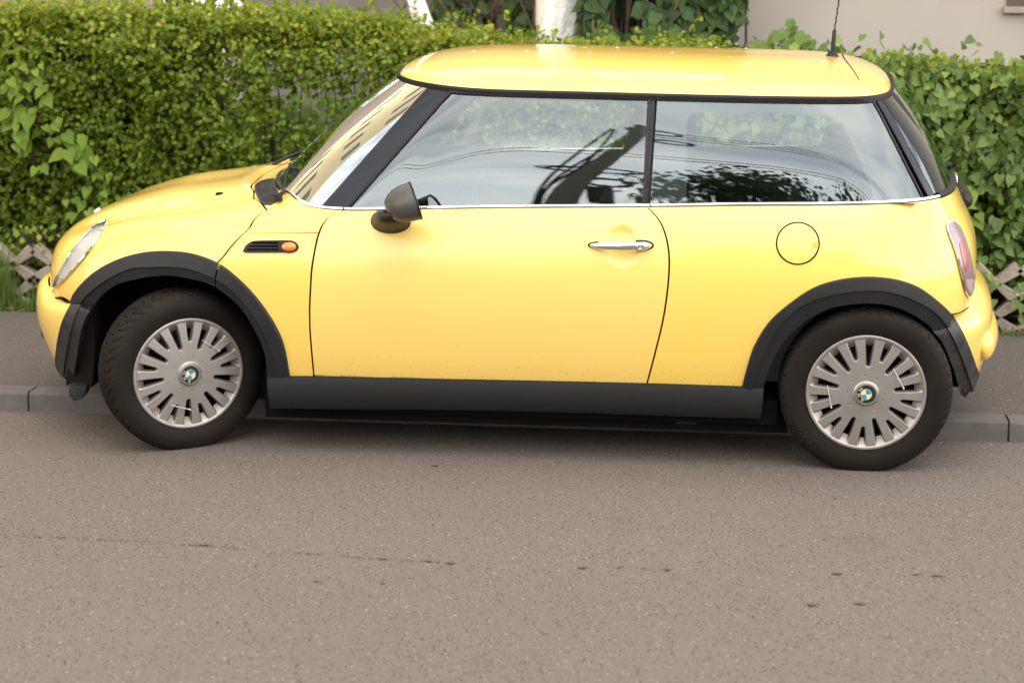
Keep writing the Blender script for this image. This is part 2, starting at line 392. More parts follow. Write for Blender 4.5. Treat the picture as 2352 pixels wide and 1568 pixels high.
def pmesh(name, arr, mirror=False, both=False):
    V, Fc, NN = arr; mm = np.array([1, -1, 1])
    if mirror: return mesh(name, V*mm, [f[::-1] for f in Fc], True, NN*mm)
    if both:
        n = len(V); return mesh(name, np.vstack([V, V*mm]), list(Fc)+[tuple(i+n for i in f[::-1]) for f in Fc], True, np.vstack([NN, NN*mm]))
    return mesh(name, V, Fc, True, NN)

# rows run from the sill up to the window line; one station per line from the middle of the nose to the middle of the tail
def stn(xs, ys, zs):
    ys = [ys]*len(xs) if np.isscalar(ys) else ys
    return [(x, y, z) for x, y, z in zip(xs, ys, zs)]
ZN = [.30, .45, .56, .645, .735, .798, .840, .874, .925]
YS = [.745, .795, .822, .833, .829, .810, .779, .749, .717]
ZT = [.17, .30, .43, .56, .69, .78, .86, .91, .957]
body = Surf([
    stn([-.62, -.68, -.70, -.695, -.645, -.50, -.25, 0, .17], 0., ZN),
    stn([-.608, -.668, -.688, -.683, -.632, -.487, -.24, .01, .211], .25, ZN),
    stn([-.565, -.628, -.650, -.645, -.590, -.445, -.20, .05, .280], [.46, .455, .45, .45, .45, .45, .45, .45, .46], [.30, .45, .56, .645, .733, .788, .828, .863, .932]),
    stn([-.47, -.545, -.575, -.567, -.515, -.38, -.14, .12, .341], [.62, .61, .605, .60, .595, .585, .578, .575, .59], [.30, .45, .56, .645, .735, .794, .838, .876, .936]),
    stn([-.36, -.43, -.455, -.443, -.39, -.265, -.03, .215, .412], [.725, .715, .71, .705, .695, .68, .665, .655, .655], [.29, .44, .56, .648, .735, .797, .842, .880, .914]),
    stn([-.19, -.24, -.255, -.235, -.175, -.06, .14, .330, .492], [.785, .78, .777, .772, .760, .742, .72, .70, .69], [.28, .43, .555, .65, .735, .793, .836, .872, .902]),
    stn([.05, .03, .04, .075, .135, .23, .355, .475, .575], [.80, .812, .815, .810, .798, .778, .752, .726, .708], [.26, .41, .55, .655, .735, .795, .840, .874, .9005]),
    stn([.38, .38, .385, .405, .44, .49, .55, .605, .655], [.77, .803, .820, .823, .813, .792, .765, .738, .714], [.21, .35, .485, .61, .71, .783, .838, .875, .9015]),
    stn([.70, .70, .70, .70, .71, .725, .745, .765, .785], [.745, .794, .820, .831, .827, .808, .778, .748, .716], [.17, .30, .43, .56, .685, .772, .839, .878, .9065]),
    stn([1.2]*9, YS, [.17, .30, .43, .56, .69, .78, .85, .89, .920]),
    stn([1.7]*9, [y+.001 for y in YS], [.17, .30, .43, .56, .69, .785, .857, .90, .931]),
    stn([2.1]*9, YS, [.17, .30, .43, .56, .69, .787, .862, .908, .942]),
    stn([2.38, 2.38, 2.38, 2.38, 2.38, 2.38, 2.375, 2.37, 2.365], [.738, .788, .816, .829, .824, .803, .771, .741, .712], [.17, .30, .43, .56, .69, .785, .862, .912, .947]),
    stn([2.55, 2.565, 2.575, 2.58, 2.58, 2.575, 2.56, 2.55, 2.54], [.715, .763, .788, .799, .793, .771, .741, .716, .693], [.17, .30, .43, .56, .69, .785, .864, .915, .953]),
    stn([2.68, 2.705, 2.72, 2.728, 2.728, 2.718, 2.692, 2.675, 2.655], [.66, .70, .722, .729, .722, .703, .679, .661, .643], ZT),
    stn([2.765, 2.795, 2.815, 2.826, 2.827, 2.813, 2.780, 2.757, 2.735], [.545, .575, .588, .593, .588, .575, .557, .545, .533], ZT),
    stn([2.815, 2.848, 2.868, 2.881, 2.882, 2.867, 2.832, 2.807, 2.785], [.36]*9, ZT),
    stn([2.838, 2.870, 2.890, 2.903, 2.904, 2.889, 2.854, 2.829, 2.807], [.18]*9, ZT),
    stn([2.845, 2.877, 2.897, 2.910, 2.911, 2.896, 2.861, 2.836, 2.814], [0.]*9, ZT)])
def sstep(a, b, x):
    t = np.clip((x-a)/(b-a), 0, 1); return t*t*(3-2*t)
# raised middle of the bonnet between two soft creases
def bulge(p):
    p = p.copy(); x, y, z = p[:, 0], np.abs(p[:, 1]), p[:, 2]
    h = .040*sstep(-.66, -.20, x)*(1-sstep(.33, .47, y-.05*x))*sstep(.72, .79, z)*(1-sstep(-.13, -.01, x-.175-.5*y*y))
    h2 = .012*np.exp(-((y-.60)/.085)**2)*sstep(-.48, -.22, x)*(1-sstep(.25, .55, x))*sstep(.74, .80, z)
    p[:, 2] += h+h2; return p
body.warp = bulge; body.__class__ = Surf
body.cp = body.ev(body.cu, body.cv); body.cpx = proj(l2w(body.cp)); body.cn = body.nrm(body.cu, body.cv)
body.front = ((CAM-l2w(body.cp))*(l2w(body.cp+body.cn*.01)-l2w(body.cp))).sum(1) > -1e-4
# greenhouse: window line -> gutter
def gst(x0, y0, z0, x1, y1, z1, bx=0, by=.0, n=(0, .33, .67, 1)):
    out = []
    for t in n:
        k = 4*t*(1-t); out.append((x0+(x1-x0)*t+bx*k, y0+(y1-y0)*t+by*k, z0+(z1-z0)*t+.0*k))
    return out
house = Surf([
    gst(.175, 0, .925, .690, 0, 1.345, -.030), gst(.216, .25, .925, .706, .21, 1.345, -.030), gst(.285, .455, .931, .752, .375, 1.342, -.030, .004),
    gst(.346, .583, .936, .822, .478, 1.336, -.026, .010), gst(.417, .648, .914, .895, .530, 1.330, -.020, .010), gst(.497, .684, .902, .965, .556, 1.323, -.012, .009),
    gst(.580, .701, .9005, 1.015, .567, 1.3195, -.006, .008), gst(.660, .706, .9015, 1.07, .573, 1.317, 0, .007), gst(.79, .709, .9065, 1.13, .577, 1.315, 0, .007),
    gst(1.2, .710, .919, 1.35, .581, 1.311, 0, .007), gst(1.7, .711, .930, 1.70, .582, 1.304, 0, .007), gst(2.1, .710, .941, 2.03, .580, 1.298, 0, .007), gst(2.365, .705, .946, 2.24, .574, 1.2955, 0, .007),
    gst(2.535, .686, .952, 2.36, .560, 1.294, .002, .008), gst(2.648, .637, .956, 2.445, .535, 1.294, .008, .008), gst(2.729, .527, .957, 2.505, .473, 1.297, .014, .010),
    gst(2.779, .357, .957, 2.541, .355, 1.304, .018), gst(2.801, .18, .957, 2.557, .18, 1.311, .020), gst(2.808, 0, .957, 2.562, 0, 1.314, .020)])
# ------------------------------------------------------------------ the car
car = empty('parked_car', (0, -.8+.8*cP, .8*sP), (PHI, 0, 0))
tag(car, 'small yellow three-door hatchback with black wheel arches parked half on the pavement', 'car')
def part(name, me, m, parent=car, label=None):
    o = obj(name, me, m, parent)
    if label: o['label'] = label
    return o
def pair(name, arr, m, label=None):
    a = part(name, pmesh(name, arr), m); b = part(name, pmesh(name, arr, mirror=True), m); return a, b
def pairmb(name, mb, m, parents=(None, None), **k):
    a = part(name, mb.me(name, **k), m, parents[0] or car); b = part(name, mb.mirrored().me(name, **k), m, parents[1] or car); return a, b
PAN = {}
# outlines read in the photograph (units of 2352 x 1568)
arch_f = [(160, 700), (173, 669), (215, 626), (269, 596), (327, 580), (385, 576), (442, 582), (496, 601), (538, 630), (588, 680), (631, 742), (654, 796), (668, 872)]
arch_f_mid = [(186, 706), (200, 681), (245, 645), (300, 618), (347, 614), (385, 613), (435, 617), (478, 632), (522, 655), (566, 698), (603, 755), (626, 806), (640, 872)]
arch_f_in = [(208, 711), (231, 680), (269, 653), (327, 638), (360, 634), (390, 633), (435, 640), (481, 653), (523, 680), (558, 715), (588, 765), (608, 815), (614, 872)]
arch_r = [(1704, 890), (1716, 842), (1733, 792), (1767, 738), (1814, 696), (1867, 661), (1925, 642), (1990, 635), (2052, 640), (2106, 657), (2148, 686), (2183, 719), (2209, 761), (2229, 807), (2242, 845), (2254, 872)]
arch_r_mid = [(1728, 890), (1742, 842), (1764, 790), (1796, 740), (1838, 704), (1882, 684), (1935, 672), (1992, 667), (2047, 671), (2100, 690), (2145, 718), (2172, 752), (2196, 797), (2211, 842), (2219, 880), (2226, 905)]
arch_r_in = [(1754, 890), (1769, 842), (1798, 788), (1844, 742), (1894, 713), (1922, 705), (1950, 700), (1994, 697), (2044, 702), (2090, 719), (2136, 749), (2171, 792), (2185, 822), (2196, 850), (2203, 880), (2209, 909)]
diag = [(613, 482), (570, 526), (520, 580), (466, 640)]
door_front = [(797, 482), (778, 489), (757, 499), (743, 513), (733, 534), (722, 580), (714, 645), (711, 720), (715, 800), (722, 872)]
door_rear = [(1486, 470), (1500, 488), (1518, 512), (1531, 548), (1537, 590), (1535, 650), (1524, 730), (1505, 810), (1484, 888)]
iv = body.inv
def uvp(*segs, n=6): return iv(pxpath(*segs, n=n))
UA, VB = body.u1, body.v1
# door
TOPV = VB-.0005
d_top = catmull([(797, 480), (1100, 474), (1486, 470)], 6)
uf, ur = iv(np.array(door_front)), iv(np.array(door_rear)); uf[0, 1] = TOPV; ur[0, 1] = TOPV
def smooth_uv(a, n=6): return catmull(a, n)
ufs, urs = smooth_uv(uf), smooth_uv(ur)
top = np.stack([np.linspace(urs[0, 0], ufs[0, 0], 40)[1:-1], np.full(38, TOPV)], 1)
poly = np.vstack([ufs, urs[::-1], top])
# finger recess behind the door handle
HC = body.at([(1427, 563)])[0]
def recess(P, Nn):
    d = np.hypot(P[:, 0]-HC[0], (P[:, 2]-HC[2])); r = .072
    pf = lambda d_: .016*sstep(1.06, .45, d_/r); dep = pf(d)
    P2 = P+np.stack([0*dep, dep, 0*dep], 1)
    g = np.where((d < r) & (d > 1e-4), 1, 0)
    e = 1e-3; dd = (pf(d+e)-dep)/e
    dx, dz = (P[:, 0]-HC[0])/(d+1e-9), (P[:, 2]-HC[2])/(d+1e-9)
    N2 = Nn+np.stack([dd*dx, 0*dd, dd*dz], 1); N2 /= np.linalg.norm(N2, axis=1)[:, None]
    return P2, N2
doors = pair('door', panel(body, poly, gap=.0035, lip=.008, shape=recess, step=.014, dens=.014), M['paint_door'])
# front wing below the cowl line, and the cowl corner above it
e1 = iv(np.array([(570, 535), (650, 534), (733, 534)])); e1s = catmull(e1, 8)
dg = iv(np.array(diag)); dgs = catmull(dg, 10)
k_dg = int(np.argmin(np.abs(proj(l2w(body.ev(dgs[:, 0], dgs[:, 1])))[:, 1]-535)))
k_df = int(np.argmin(np.abs(proj(l2w(body.ev(ufs[:, 0], ufs[:, 1])))[:, 1]-534)))
arc_back = iv(catmull([(462, 615), (500, 622), (535, 648), (575, 690), (612, 752), (637, 802), (652, 878)], 6))
poly = np.vstack([dgs[k_dg:], arc_back, ufs[k_df:][::-1], e1s[::-1][1:-1]])
wings = pair('front_wing', panel(body, poly, gap=.0042, lip=.008), M['paint'])
# cowl panel between bonnet and windscreen, right across the car
b_rear = iv(np.array([(613, 482), (596, 463), (583, 444), (577, 428)]))
vr = b_rear[-1, 1]
brs = catmull(np.vstack([b_rear, [b_rear[-1, 0]*.62, vr+.006], [b_rear[-1, 0]*.3, vr+.008], [0, vr+.008]]), 8)
top = np.stack([np.linspace(0, ufs[0, 0], 60), np.full(60, TOPV)], 1)
poly = np.vstack([dgs[:k_dg+1][::-1], brs[1:], top, ufs[1:k_df+1], e1s[::-1][1:-1]])
kp = poly[:, 0] < 1e-6
cowl = part('cowl_panel', pmesh('cowl_panel', panel(body, poly, gap=.0042, keep=kp, lip=.008), both=True), M['paint'])
# bonnet with the headlamp area: right across the car
bl = iv(np.array([(108, 648), (122, 668), (140, 683), (163, 694)])); vb = bl[0, 1]
bls = catmull(np.vstack([[0, vb], [bl[0, 0]*.4, vb], bl]), 8)
arc_fr = iv(catmull([(163, 694), (185, 676), (222, 645), (275, 614), (330, 597), (385, 592), (440, 600), (470, 622)], 6))
poly = np.vstack([bls, arc_fr[1:-1], dgs[::-1], brs[1:]])
kp = poly[:, 0] < 1e-6
bonnet = part('bonnet', pmesh('bonnet', panel(body, poly, gap=.0042, keep=kp, step=.018, lip=.008), both=True), M['paint'])
# rear quarter and tailgate, parted by the hatch seam
UH = body.st[15]-.035
bl_r = iv(np.array([(2176, 722), (2200, 719), (2222, 707), (2236, 690), (2243, 668)])); vbr = bl_r[-1, 1]
arc_rr = iv(catmull([(1720, 892), (1732, 844), (1750, 796), (1782, 746), (1826, 706), (1876, 674), (1930, 656), (1990, 650), (2050, 656), (2100, 672), (2140, 698), (2172, 728)], 6))
mask = bl_r[:, 0] < UH-.01
low = np.vstack([bl_r[mask], [UH, np.interp(UH, bl_r[:, 0], bl_r[:, 1])]])
top = np.stack([np.linspace(UH, urs[0, 0], 60), np.full(60, TOPV)], 1)
bot_r = iv(np.array([(1484, 888), (1600, 890), (1720, 892)]))
poly = np.vstack([urs, bot_r[1:-1], arc_rr, catmull(low, 5)[1:], top[:-1]])
quarters = pair('rear_quarter', panel(body, poly, gap=.003, lip=.008, step=.02), M['paint'])
poly = np.vstack([np.stack([np.linspace(UH, UA, 30), np.full(30, low[-1, 1])], 1), np.stack([np.linspace(UA, UH, 40), np.full(40, TOPV)], 1)])
kp = poly[:, 0] > UA-1e-6
gate = part('tailgate', pmesh('tailgate', panel(body, poly, gap=.003, keep=kp), both=True), M['paint'])
# dark shell a little inside the panels (what shows in the seams)
uu = np.linspace(0, UA, 220); vv = np.linspace(0, VB-.01, 60)
g = np.array([body.ev(np.full(60, a), vv)-.0085*body.nrm(np.full(60, a), vv) for a in uu])
mb = MB().grid(g); mb2 = mb.mirrored(); mb.add(mb2.v, mb2.f)
# open the shell over the wheels and behind the handle recess
cx = [(.0, .30, .43, 0), (2.467, .30, .43, 0), (HC[0], HC[2], .10, 1)]
mb.f = [f for f in mb.f if not any(any(math.hypot(mb.v[i][0]-a, mb.v[i][2]-b) < r for i in f) for a, b, r, s_ in cx) and not any(mb.v[i][0] < .1 and mb.v[i][2] < .42 for i in f)]
shell = part('inner_shell', mb.me('inner_shell', fix=False, sharp=0), M['dark'])
mb = MB().box(-.35, 2.75, -.62, .62, .18, .27); mb.box(.30, 2.16, -.755, .74, .15, .24); mb.box(.26, 2.20, -.72, .70, .11, .2); mb.box(.27, .36, -.72, -.30, .16, .5); mb.box(.27, .36, .30, .72, .16, .5); mb.box(-.6, -.3, -.5, .5, .2, .5)  # car floor plus low boxes added to deepen the shade underneath
part('underbody_shade_boxes', mb.me('underbody_shade_boxes', smooth=False), M['dark'])
# jacking point and bracket hanging under the sill
a = car_at(1577, 962, -.70); jp = part('jacking_point', MB().box(a[0]-.035, a[0]+.035, -.72, -.66, a[2]-.012, a[2]+.03).me('jacking_point'), mat('grey_steel', (.14, .13, .12), .5, .5)); mb = MB(); b = car_at(1668, 968, -.70)
mb.tube([(b[0], -.69, b[2]+.04), (b[0], -.695, b[2]), (b[0]+.006, -.695, b[2]-.022)], [.004, .005, .002], 8, flat=2)
part('exhaust_hook', mb.me('exhaust_hook'), M['liner'])
# bumpers
def bump_surf(plan, offs, zs, sgn, dz, drop):
    rows = []
    for k, (x, y, fl) in enumerate(plan):
        st = []
        for j, (o, z) in enumerate(zip(offs, zs)):
            oo = o*fl; nx, ny = plan_n[k]
            st.append((x-nx*oo, max(y-ny*oo, 0), z+dz[j]*drop(y)))
        rows.append(st)
    return Surf(rows, sgn < 0, sgn > 0) if sgn < 0 else Surf(rows, False, True)
def plan_normals(plan, sgn):
    P = np.array([(x, y) for x, y, f in plan]); t = np.gradient(P, axis=0); n = np.stack([t[:, 1], -t[:, 0]], 1)*sgn
    return n/np.linalg.norm(n, axis=1)[:, None]
plan = [(-.778, 0, 1), (-.772, .16, 1), (-.754, .32, 1), (-.711, .48, 1), (-.652, .59, .95), (-.575, .68, .8), (-.495, .745, .55), (-.42, .785, .3), (-.34, .806, .12), (-.24, .815, .06)]
plan_n = plan_normals(plan, -1)
fb = bump_surf(plan, [.10, .055, .022, .005, 0, .014, .04, .075], [.572, .570, .552, .512, .44, .36, .28, .20], -1, [-.045, -.043, -.035, -.02, 0, 0, 0, 0], lambda y: float(sstep(.48, .68, y)))
# normals must look outward: rows run downward here, so flip the surface
def flipv(sf):
    sf.Q = sf.Q[:, ::-1]; k = sf.kv; sf.kv = (k[-1]-k)[::-1]; sf.cp = sf.ev(sf.cu, sf.cv); sf.cpx = proj(l2w(sf.cp)); sf.cn = sf.nrm(sf.cu, sf.cv)
    sf.front = ((CAM-l2w(sf.cp))*(l2w(sf.cp+sf.cn*.01)-l2w(sf.cp))).sum(1) > -1e-4
flipv(fb)
ar = fb.inv(catmull([(163, 694), (150, 720), (138, 760), (132, 800), (130, 850)], 6))
v_lo = fb.v1*.16
poly = np.vstack([[[0, fb.v1]], np.stack([np.linspace(.02, ar[0, 0], 50), np.full(50, fb.v1)], 1)[:-1], ar, [[ar[-1, 0]*.93, v_lo]], [[ar[-1, 0]*.6, v_lo]], [[0, v_lo]]])
kp = poly[:, 0] < 1e-6
fbump = part('front_bumper', pmesh('front_bumper', panel(fb, poly, gap=0, keep=kp, lip=.01), both=True), M['paint'])
poly = np.array([[0, v_lo+.004], [ar[-1, 0]*.6, v_lo+.004], [ar[-1, 0]*.96, v_lo+.004], [ar[-1, 0]+.01, .0], [0, 0]]); kp = poly[:, 0] < 1e-6
part('front_valance', pmesh('front_valance', panel(fb, poly, gap=0, keep=kp, off=-.004, lip=.01), both=True), M['plastic'])
plan = [(2.50, .812, .10), (2.60, .792, .3), (2.70, .752, .6), (2.79, .690, .85), (2.868, .60, 1), (2.922, .48, 1), (2.955, .32, 1), (2.970, .16, 1), (2.975, 0, 1)]
plan_n = plan_normals(plan, -1)
rb = bump_surf(plan, [.085, .05, .022, .004, 0, .012, .035, .07], [.635, .60, .565, .52, .44, .35, .26, .185], 1, [-.072, -.062, -.04, -.012, 0, 0, 0, 0], lambda y: float(sstep(.42, .72, y)))
flipv(rb)
ar = rb.inv(catmull([(2181, 719), (2205, 757), (2224, 802), (2238, 845), (2250, 868)], 6))
v_lo2 = ar[-1, 1]
poly = np.vstack([ar, np.stack([np.linspace(ar[-1, 0]+.03, rb.u1, 30), np.full(30, v_lo2)], 1), np.stack([np.linspace(rb.u1, ar[0, 0]+.01, 60), np.full(60, rb.v1)], 1)])
kp = poly[:, 0] > rb.u1-1e-6
rbump = part('rear_bumper', pmesh('rear_bumper', panel(rb, poly, gap=0, keep=kp, lip=.01), both=True), M['paint'])
poly = np.vstack([np.stack([np.linspace(ar[-1, 0]-.03, rb.u1, 30), np.full(30, 0.)], 1), np.stack([np.linspace(rb.u1, ar[-1, 0]-.01, 30), np.full(30, v_lo2-.004)], 1)])
kp = poly[:, 0] > rb.u1-1e-6
part('rear_valance', pmesh('rear_valance', panel(rb, poly, gap=0, keep=kp, off=.001, lip=.01), both=True), M['plastic_worn'])
P = body.ev(bls[:, 0], bls[:, 1])+.010*body.nrm(bls[:, 0], bls[:, 1]); part('bumper_joint', MB().tube(np.vstack([(P*np.array([1, -1, 1]))[::-1], P[1:]]), .0035, 6).me('bumper_joint'), M['dark'], fbump)
P = body.ev(bl_r[:, 0], bl_r[:, 1])+.001*body.nrm(bl_r[:, 0], bl_r[:, 1]); pairmb('bumper_joint', MB().tube(catmull(P, 5), .002, 6), M['rubber_trim'], (rbump, rbump))
# rounded pad across the rear bumper
zc = rb.v1*.50; us = np.linspace(rb.st[4]+.055, rb.u1, 40); half = [rb.ev([u], [zc])[0]+rb.nrm([u], [zc])[0]*.002 for u in us]
path = half+[p*np.array([1, -1, 1]) for p in half[::-1][1:]]
tt = np.linspace(0, 1, len(path)); rad = .055*np.clip(np.minimum(tt, 1-tt)/.035, .02, 1)**.5
part('bumper_pad', MB().tube(path, rad, 16, flat=.55).me('bumper_pad'), M['paint'], rbump)

# black arch trims and the wells behind them
def arch(sf, o, m_, i, n=56, offo=.011, name='wheel_arch_trim', cut=None, deep=.05):
    O, Mi, I = (resample(catmull(p, 8), n) for p in (o, m_, i))
    pO, pM, pI = sf.at(O, .001), sf.at(Mi), sf.at(I)
    def nn(px): q = sf.inv(px); return sf.nrm(q[:, 0], q[:, 1])
    nO, nM, nI = nn(O), nn(Mi), nn(I)
    rows = [pO, pO*.96+pM*.04+nO*.006, pO*.88+pM*.12+nO*offo*.9, pO*.45+pM*.55+nO*(offo+.002), pM+nM*(offo+.003), pM*.93+pI*.07+nM*(offo-.004), pM*.4+pI*.6+nI*(offo-.009), pI+nI*(offo-.013), pI+np.array([0, deep*.3, 0]), pI+np.array([0, deep, 0])]
    g = np.stack(rows, 1); return g, pI
gF, inF = arch(body, arch_f, arch_f_mid, arch_f_in)
gR, inR = arch(body, arch_r, arch_r_mid, arch_r_in)
def archparts(g, ks, lab=None):
    for a, b in ks:
        mb = MB().grid(g[a:b])
        pairmb('wheel_arch_trim', mb, M['plastic'], sharp=26)
dgx = np.array(diag); iF = int(np.argmin(np.abs(resample(catmull(arch_f, 8), 56)[:, 0]-497)))
gF1 = np.concatenate([gF[:iF+1], (gF[iF]*.42+gF[iF+1]*.58)[None]*0+(gF[iF]+(gF[iF+1]-gF[iF])*.30)[None]]); gF2 = np.concatenate([(gF[iF]+(gF[iF+1]-gF[iF])*.58)[None], gF[iF+1:]])
archparts(gF1, [(0, None)]); archparts(gF2, [(0, None)])
def gapgrid(g, k):      # hair gap where two trims meet
    pass
k2 = int(np.argmin(np.abs(resample(catmull(arch_r, 8), 56)[:, 0]-2183)))
archparts(np.concatenate([gR[:k2+1], (gR[k2]+(gR[k2+1]-gR[k2])*.3)[None]]), [(0, None)])
# rear lower corner trim, scuffed, kicks out under the bumper
ro = [(2184.5, 721), (2209, 761), (2229, 807), (2242, 845), (2252, 868), (2261, 907)]
rm = [(2161, 737), (2186, 777), (2206, 823), (2219, 862), (2228, 886), (2236, 909)]
ri = [(2138, 751), (2168, 790), (2188, 836), (2200, 872), (2205, 893), (2209, 911)]
gE, inE = arch(rb, ro, rm, ri, 26, .008, deep=.06)
pairmb('arch_end_trim', MB().grid(gE).add(list(gE[-1]), [tuple(range(gE.shape[1]))]), M['plastic_worn'], sharp=40)
# front lower corner trim on the bumper
fo = [(163, 701), (150, 725), (140, 752), (132, 792), (129, 835), (136, 884)]
fm = [(186, 705), (176, 725), (166, 760), (158, 800), (150, 850), (150, 886)]
fi = [(208, 709), (196, 726), (184, 757), (176, 800), (168, 850), (158, 888)]
gB, inB = arch(fb, fo, fm, fi, 24, .006, deep=.06)
pairmb('arch_end_trim', MB().grid(gB).add(list(gB[-1]), [tuple(range(gB.shape[1]))]), M['plastic_worn'], sharp=40)
def well(pI, x0, z0, name):
    P = np.array(pI); P2 = P.copy(); P2[:, 1] = -.42
    rad = np.stack([P[:, 0]-x0, P[:, 2]-z0], 1); P2[:, 0] = x0+rad[:, 0]*1.06; P2[:, 2] = z0+rad[:, 1]*1.06
    P1 = P.copy(); P1[:, 1] += .03; P1[:, 0] = x0+rad[:, 0]*1.04; P1[:, 2] = z0+rad[:, 1]*1.04
    mb = MB().grid(np.stack([P+np.array([0, .02, 0]), P1, P2], 1))
    n = len(P2); mb.add(list(P2)+[(x0, -.42, z0-.05)], [(i, i+1, n) for i in range(n-1)])
    pairmb('wheel_well', mb, M['liner'], sharp=0, fix=False)
lowF = np.vstack([np.array(inB)[::-1], np.array(inF)]); well(lowF, 0, .30, 'f'); well(np.vstack([inR[:k2], inE]), 2.467, .30, 'r')
# front liner that hangs behind the bumper and its torn flap
P = [(178, 712), (206, 712), (218, 760), (216, 830), (212, 889), (150, 885), (160, 800)]
f_ = [car_at(x, y, -.69) for x, y in P]; mb = MB(); mb.add([p for p in f_]+[p+np.array([0.0, .10, 0]) for p in f_], [tuple(range(7)), tuple(range(7, 14))[::-1]]+[(i, i+7, (i+1) % 7+7, (i+1) % 7) for i in range(7)])
part('liner_skirt', mb.me('liner_skirt', bevel=.004), M['liner'])
P = [(157, 884), (198, 888), (195, 905), (184, 918), (170, 922), (158, 910)]
f_ = [car_at(x, y, -.74) for x, y in P]; mb = MB(); mb.add([p for p in f_]+[p+np.array([.0, .05, 0]) for p in f_], [tuple(range(6)), tuple(range(6, 12))[::-1]]+[(i, i+6, (i+1) % 6+6, (i+1) % 6) for i in range(6)])
part('air_flap', mb.me('air_flap', bevel=.004), M['plastic_worn'])
# sills
st = catmull([(614, 867), (722, 867), (1100, 874), (1485, 882), (1754, 891)], 10); sb = catmull([(620, 939), (1000, 942), (1300, 948), (1460, 953), (1660, 960), (1747, 962)], 8)
st, sb = resample(st, 60), resample(sb, 60)
A = np.array([car_at(x, y, -.802) for x, y in st]); B = np.array([car_at(x, y, -.806) for x, y in sb])
rows = [A+np.array([0, .03, .004]), A+np.array([0, .004, .003]), A+np.array([0, -.004, -.002]), A*.85+B*.15+np.array([0, -.009, 0]), A*.5+B*.5+np.array([0, -.012, 0]), A*.12+B*.88+np.array([0, -.006, 0]), B+np.array([0, .004, 0]), B+np.array([0, .02, -.004]), B+np.array([0, .16, .0])]
gs = np.stack(rows, 1); mb = MB().grid(gs); n = gs.shape[1]
mb.add(list(gs[0]), [tuple(range(n))]); mb.add(list(gs[-1]), [tuple(range(n))[::-1]])
pairmb('side_sill', mb, M['sill'], sharp=35)
# ------------------------------------------------------------------ greenhouse
hv = house.inv; HV = house.v1; HU = house.u1
def hup(*segs, n=6): return hv(pxpath(*segs, n=n))
VBOT, VTOP = .003, HV-.012
def vline(px_bot, px_top, n=12):
    a, b = hv(np.array([px_bot, px_top])); a[1] = VBOT; b[1] = VTOP
    # straight in the picture: follow pixels in between
    P = np.array([np.array(px_bot)*(1-t)+np.array(px_top)*t for t in np.linspace(0, 1, n)[1:-1]])
    return np.vstack([a, hv(P), b])
def hband(a, b, v, n=40): return np.stack([np.linspace(a, b, n), np.full(n, v)], 1)
l1 = vline((738, 474), (977, 206)); l2 = vline((803, 474), (1030, 216)); l3 = vline((1479, 470), (1491, 230)); l4 = vline((1489, 470), (1506, 230))
l5 = vline((2124, 464), (2013, 245)); l5b = vline((2138, 464), (2021, 243)); l6 = vline((2152, 462), (2034, 240))
def strip(la, lb): return np.vstack([hband(la[0, 0], lb[0, 0], VBOT), lb[1:-1], hband(lb[-1, 0], la[-1, 0], VTOP), la[1:-1][::-1]])
poly = np.vstack([hband(0, l1[0, 0], VBOT, 60), l1[1:-1], hband(l1[-1, 0], 0, VTOP, 60)]); kp = poly[:, 0] < 1e-6
part('windscreen', pmesh('windscreen', panel(house, poly, gap=0, keep=kp, lip=0), both=True), M['screen'])
pair('a_pillar', panel(house, strip(l1, l2), gap=.001, off=.002, lip=.008, step=.015), M['gloss_black'])
dwin = pair('door_window', panel(house, strip(l2, l3), gap=.006, off=-.002, lip=0), M['window'])
# faint winged maker's mark etched low in the rear corner of the door glass
gm = house.inv([(1446, 455)])[0]; gp0 = house.ev([gm[0]], [gm[1]])[0]; gn = house.nrm([gm[0]], [gm[1]])[0]; gt_ = np.array([1., 0, 0]); gu = np.cross(gn, gt_)*-1; gu /= np.linalg.norm(gu); gu = gu if gu[2] > 0 else -gu
mb = MB(); gq = lambda x, z: tuple(gp0+gn*.0012+gt_*x+gu*z)
mb.tube([gq(.006*math.cos(a), .006*math.sin(a)) for a in np.linspace(0, 2*math.pi, 21)[:-1]], .0007, 5, closed=True)
for sx in (-1, 1):
    for k in range(3): mb.tube([gq(sx*.0065, .003-.003*k), gq(sx*(.022-.004*k), .003-.003*k)], .0006, 5)
for k, w_ in enumerate((.013, .011, .013)): mb.tube([gq(-w_, -.012-.006*k), gq(w_, -.012-.006*k)], .0005, 5)
part('etched_mark', mb.me('etched_mark'), mat('etched_glass', (.42, .42, .40), .6), dwin[0])
# rubber around the door window
def band(la, wd):
    P = np.vstack([la]); a = house.ev(P[:, 0], P[:, 1]); n_ = house.nrm(P[:, 0], P[:, 1]); return a, n_
def edge_tube(la, r, off=.001, flat=1.): a, n_ = band(la, 0); return MB().tube(a+n_*off, r, 8, flat=flat)
mb = edge_tube(l2, .0065); q = edge_tube(hband(l2[-1, 0], l5[-1, 0], VTOP, 50), .006); mb.add(q.v, q.f); q = edge_tube(l3, .006); mb.add(q.v, q.f)
pairmb('window_seal', mb, M['rubber_trim'])
pair('b_pillar', panel(house, strip(l3, l4), gap=.002, off=.003, lip=.008, step=.01, dens=.01), M['gloss_black'])
l4b = l4.copy(); l4b[:, 0] += .004
pair('quarter_window', panel(house, strip(l4b, l5), gap=.002, off=0, lip=.004), M['tinted'])
op = hup([(1577, 300), (1579, 275), (1590, 262), (1612, 258)], [(1612, 258), (1760, 260), (1912, 266)], [(1912, 266), (1930, 274), (1940, 292)], [(1940, 292), (1972, 360), (2002, 430)], [(2002, 430), (2006, 452), (1990, 459), (1965, 460)], [(1965, 460), (1780, 462), (1600, 463)], [(1600, 463), (1582, 461), (1577, 445)], [(1577, 445), (1577, 370), (1577, 300)])
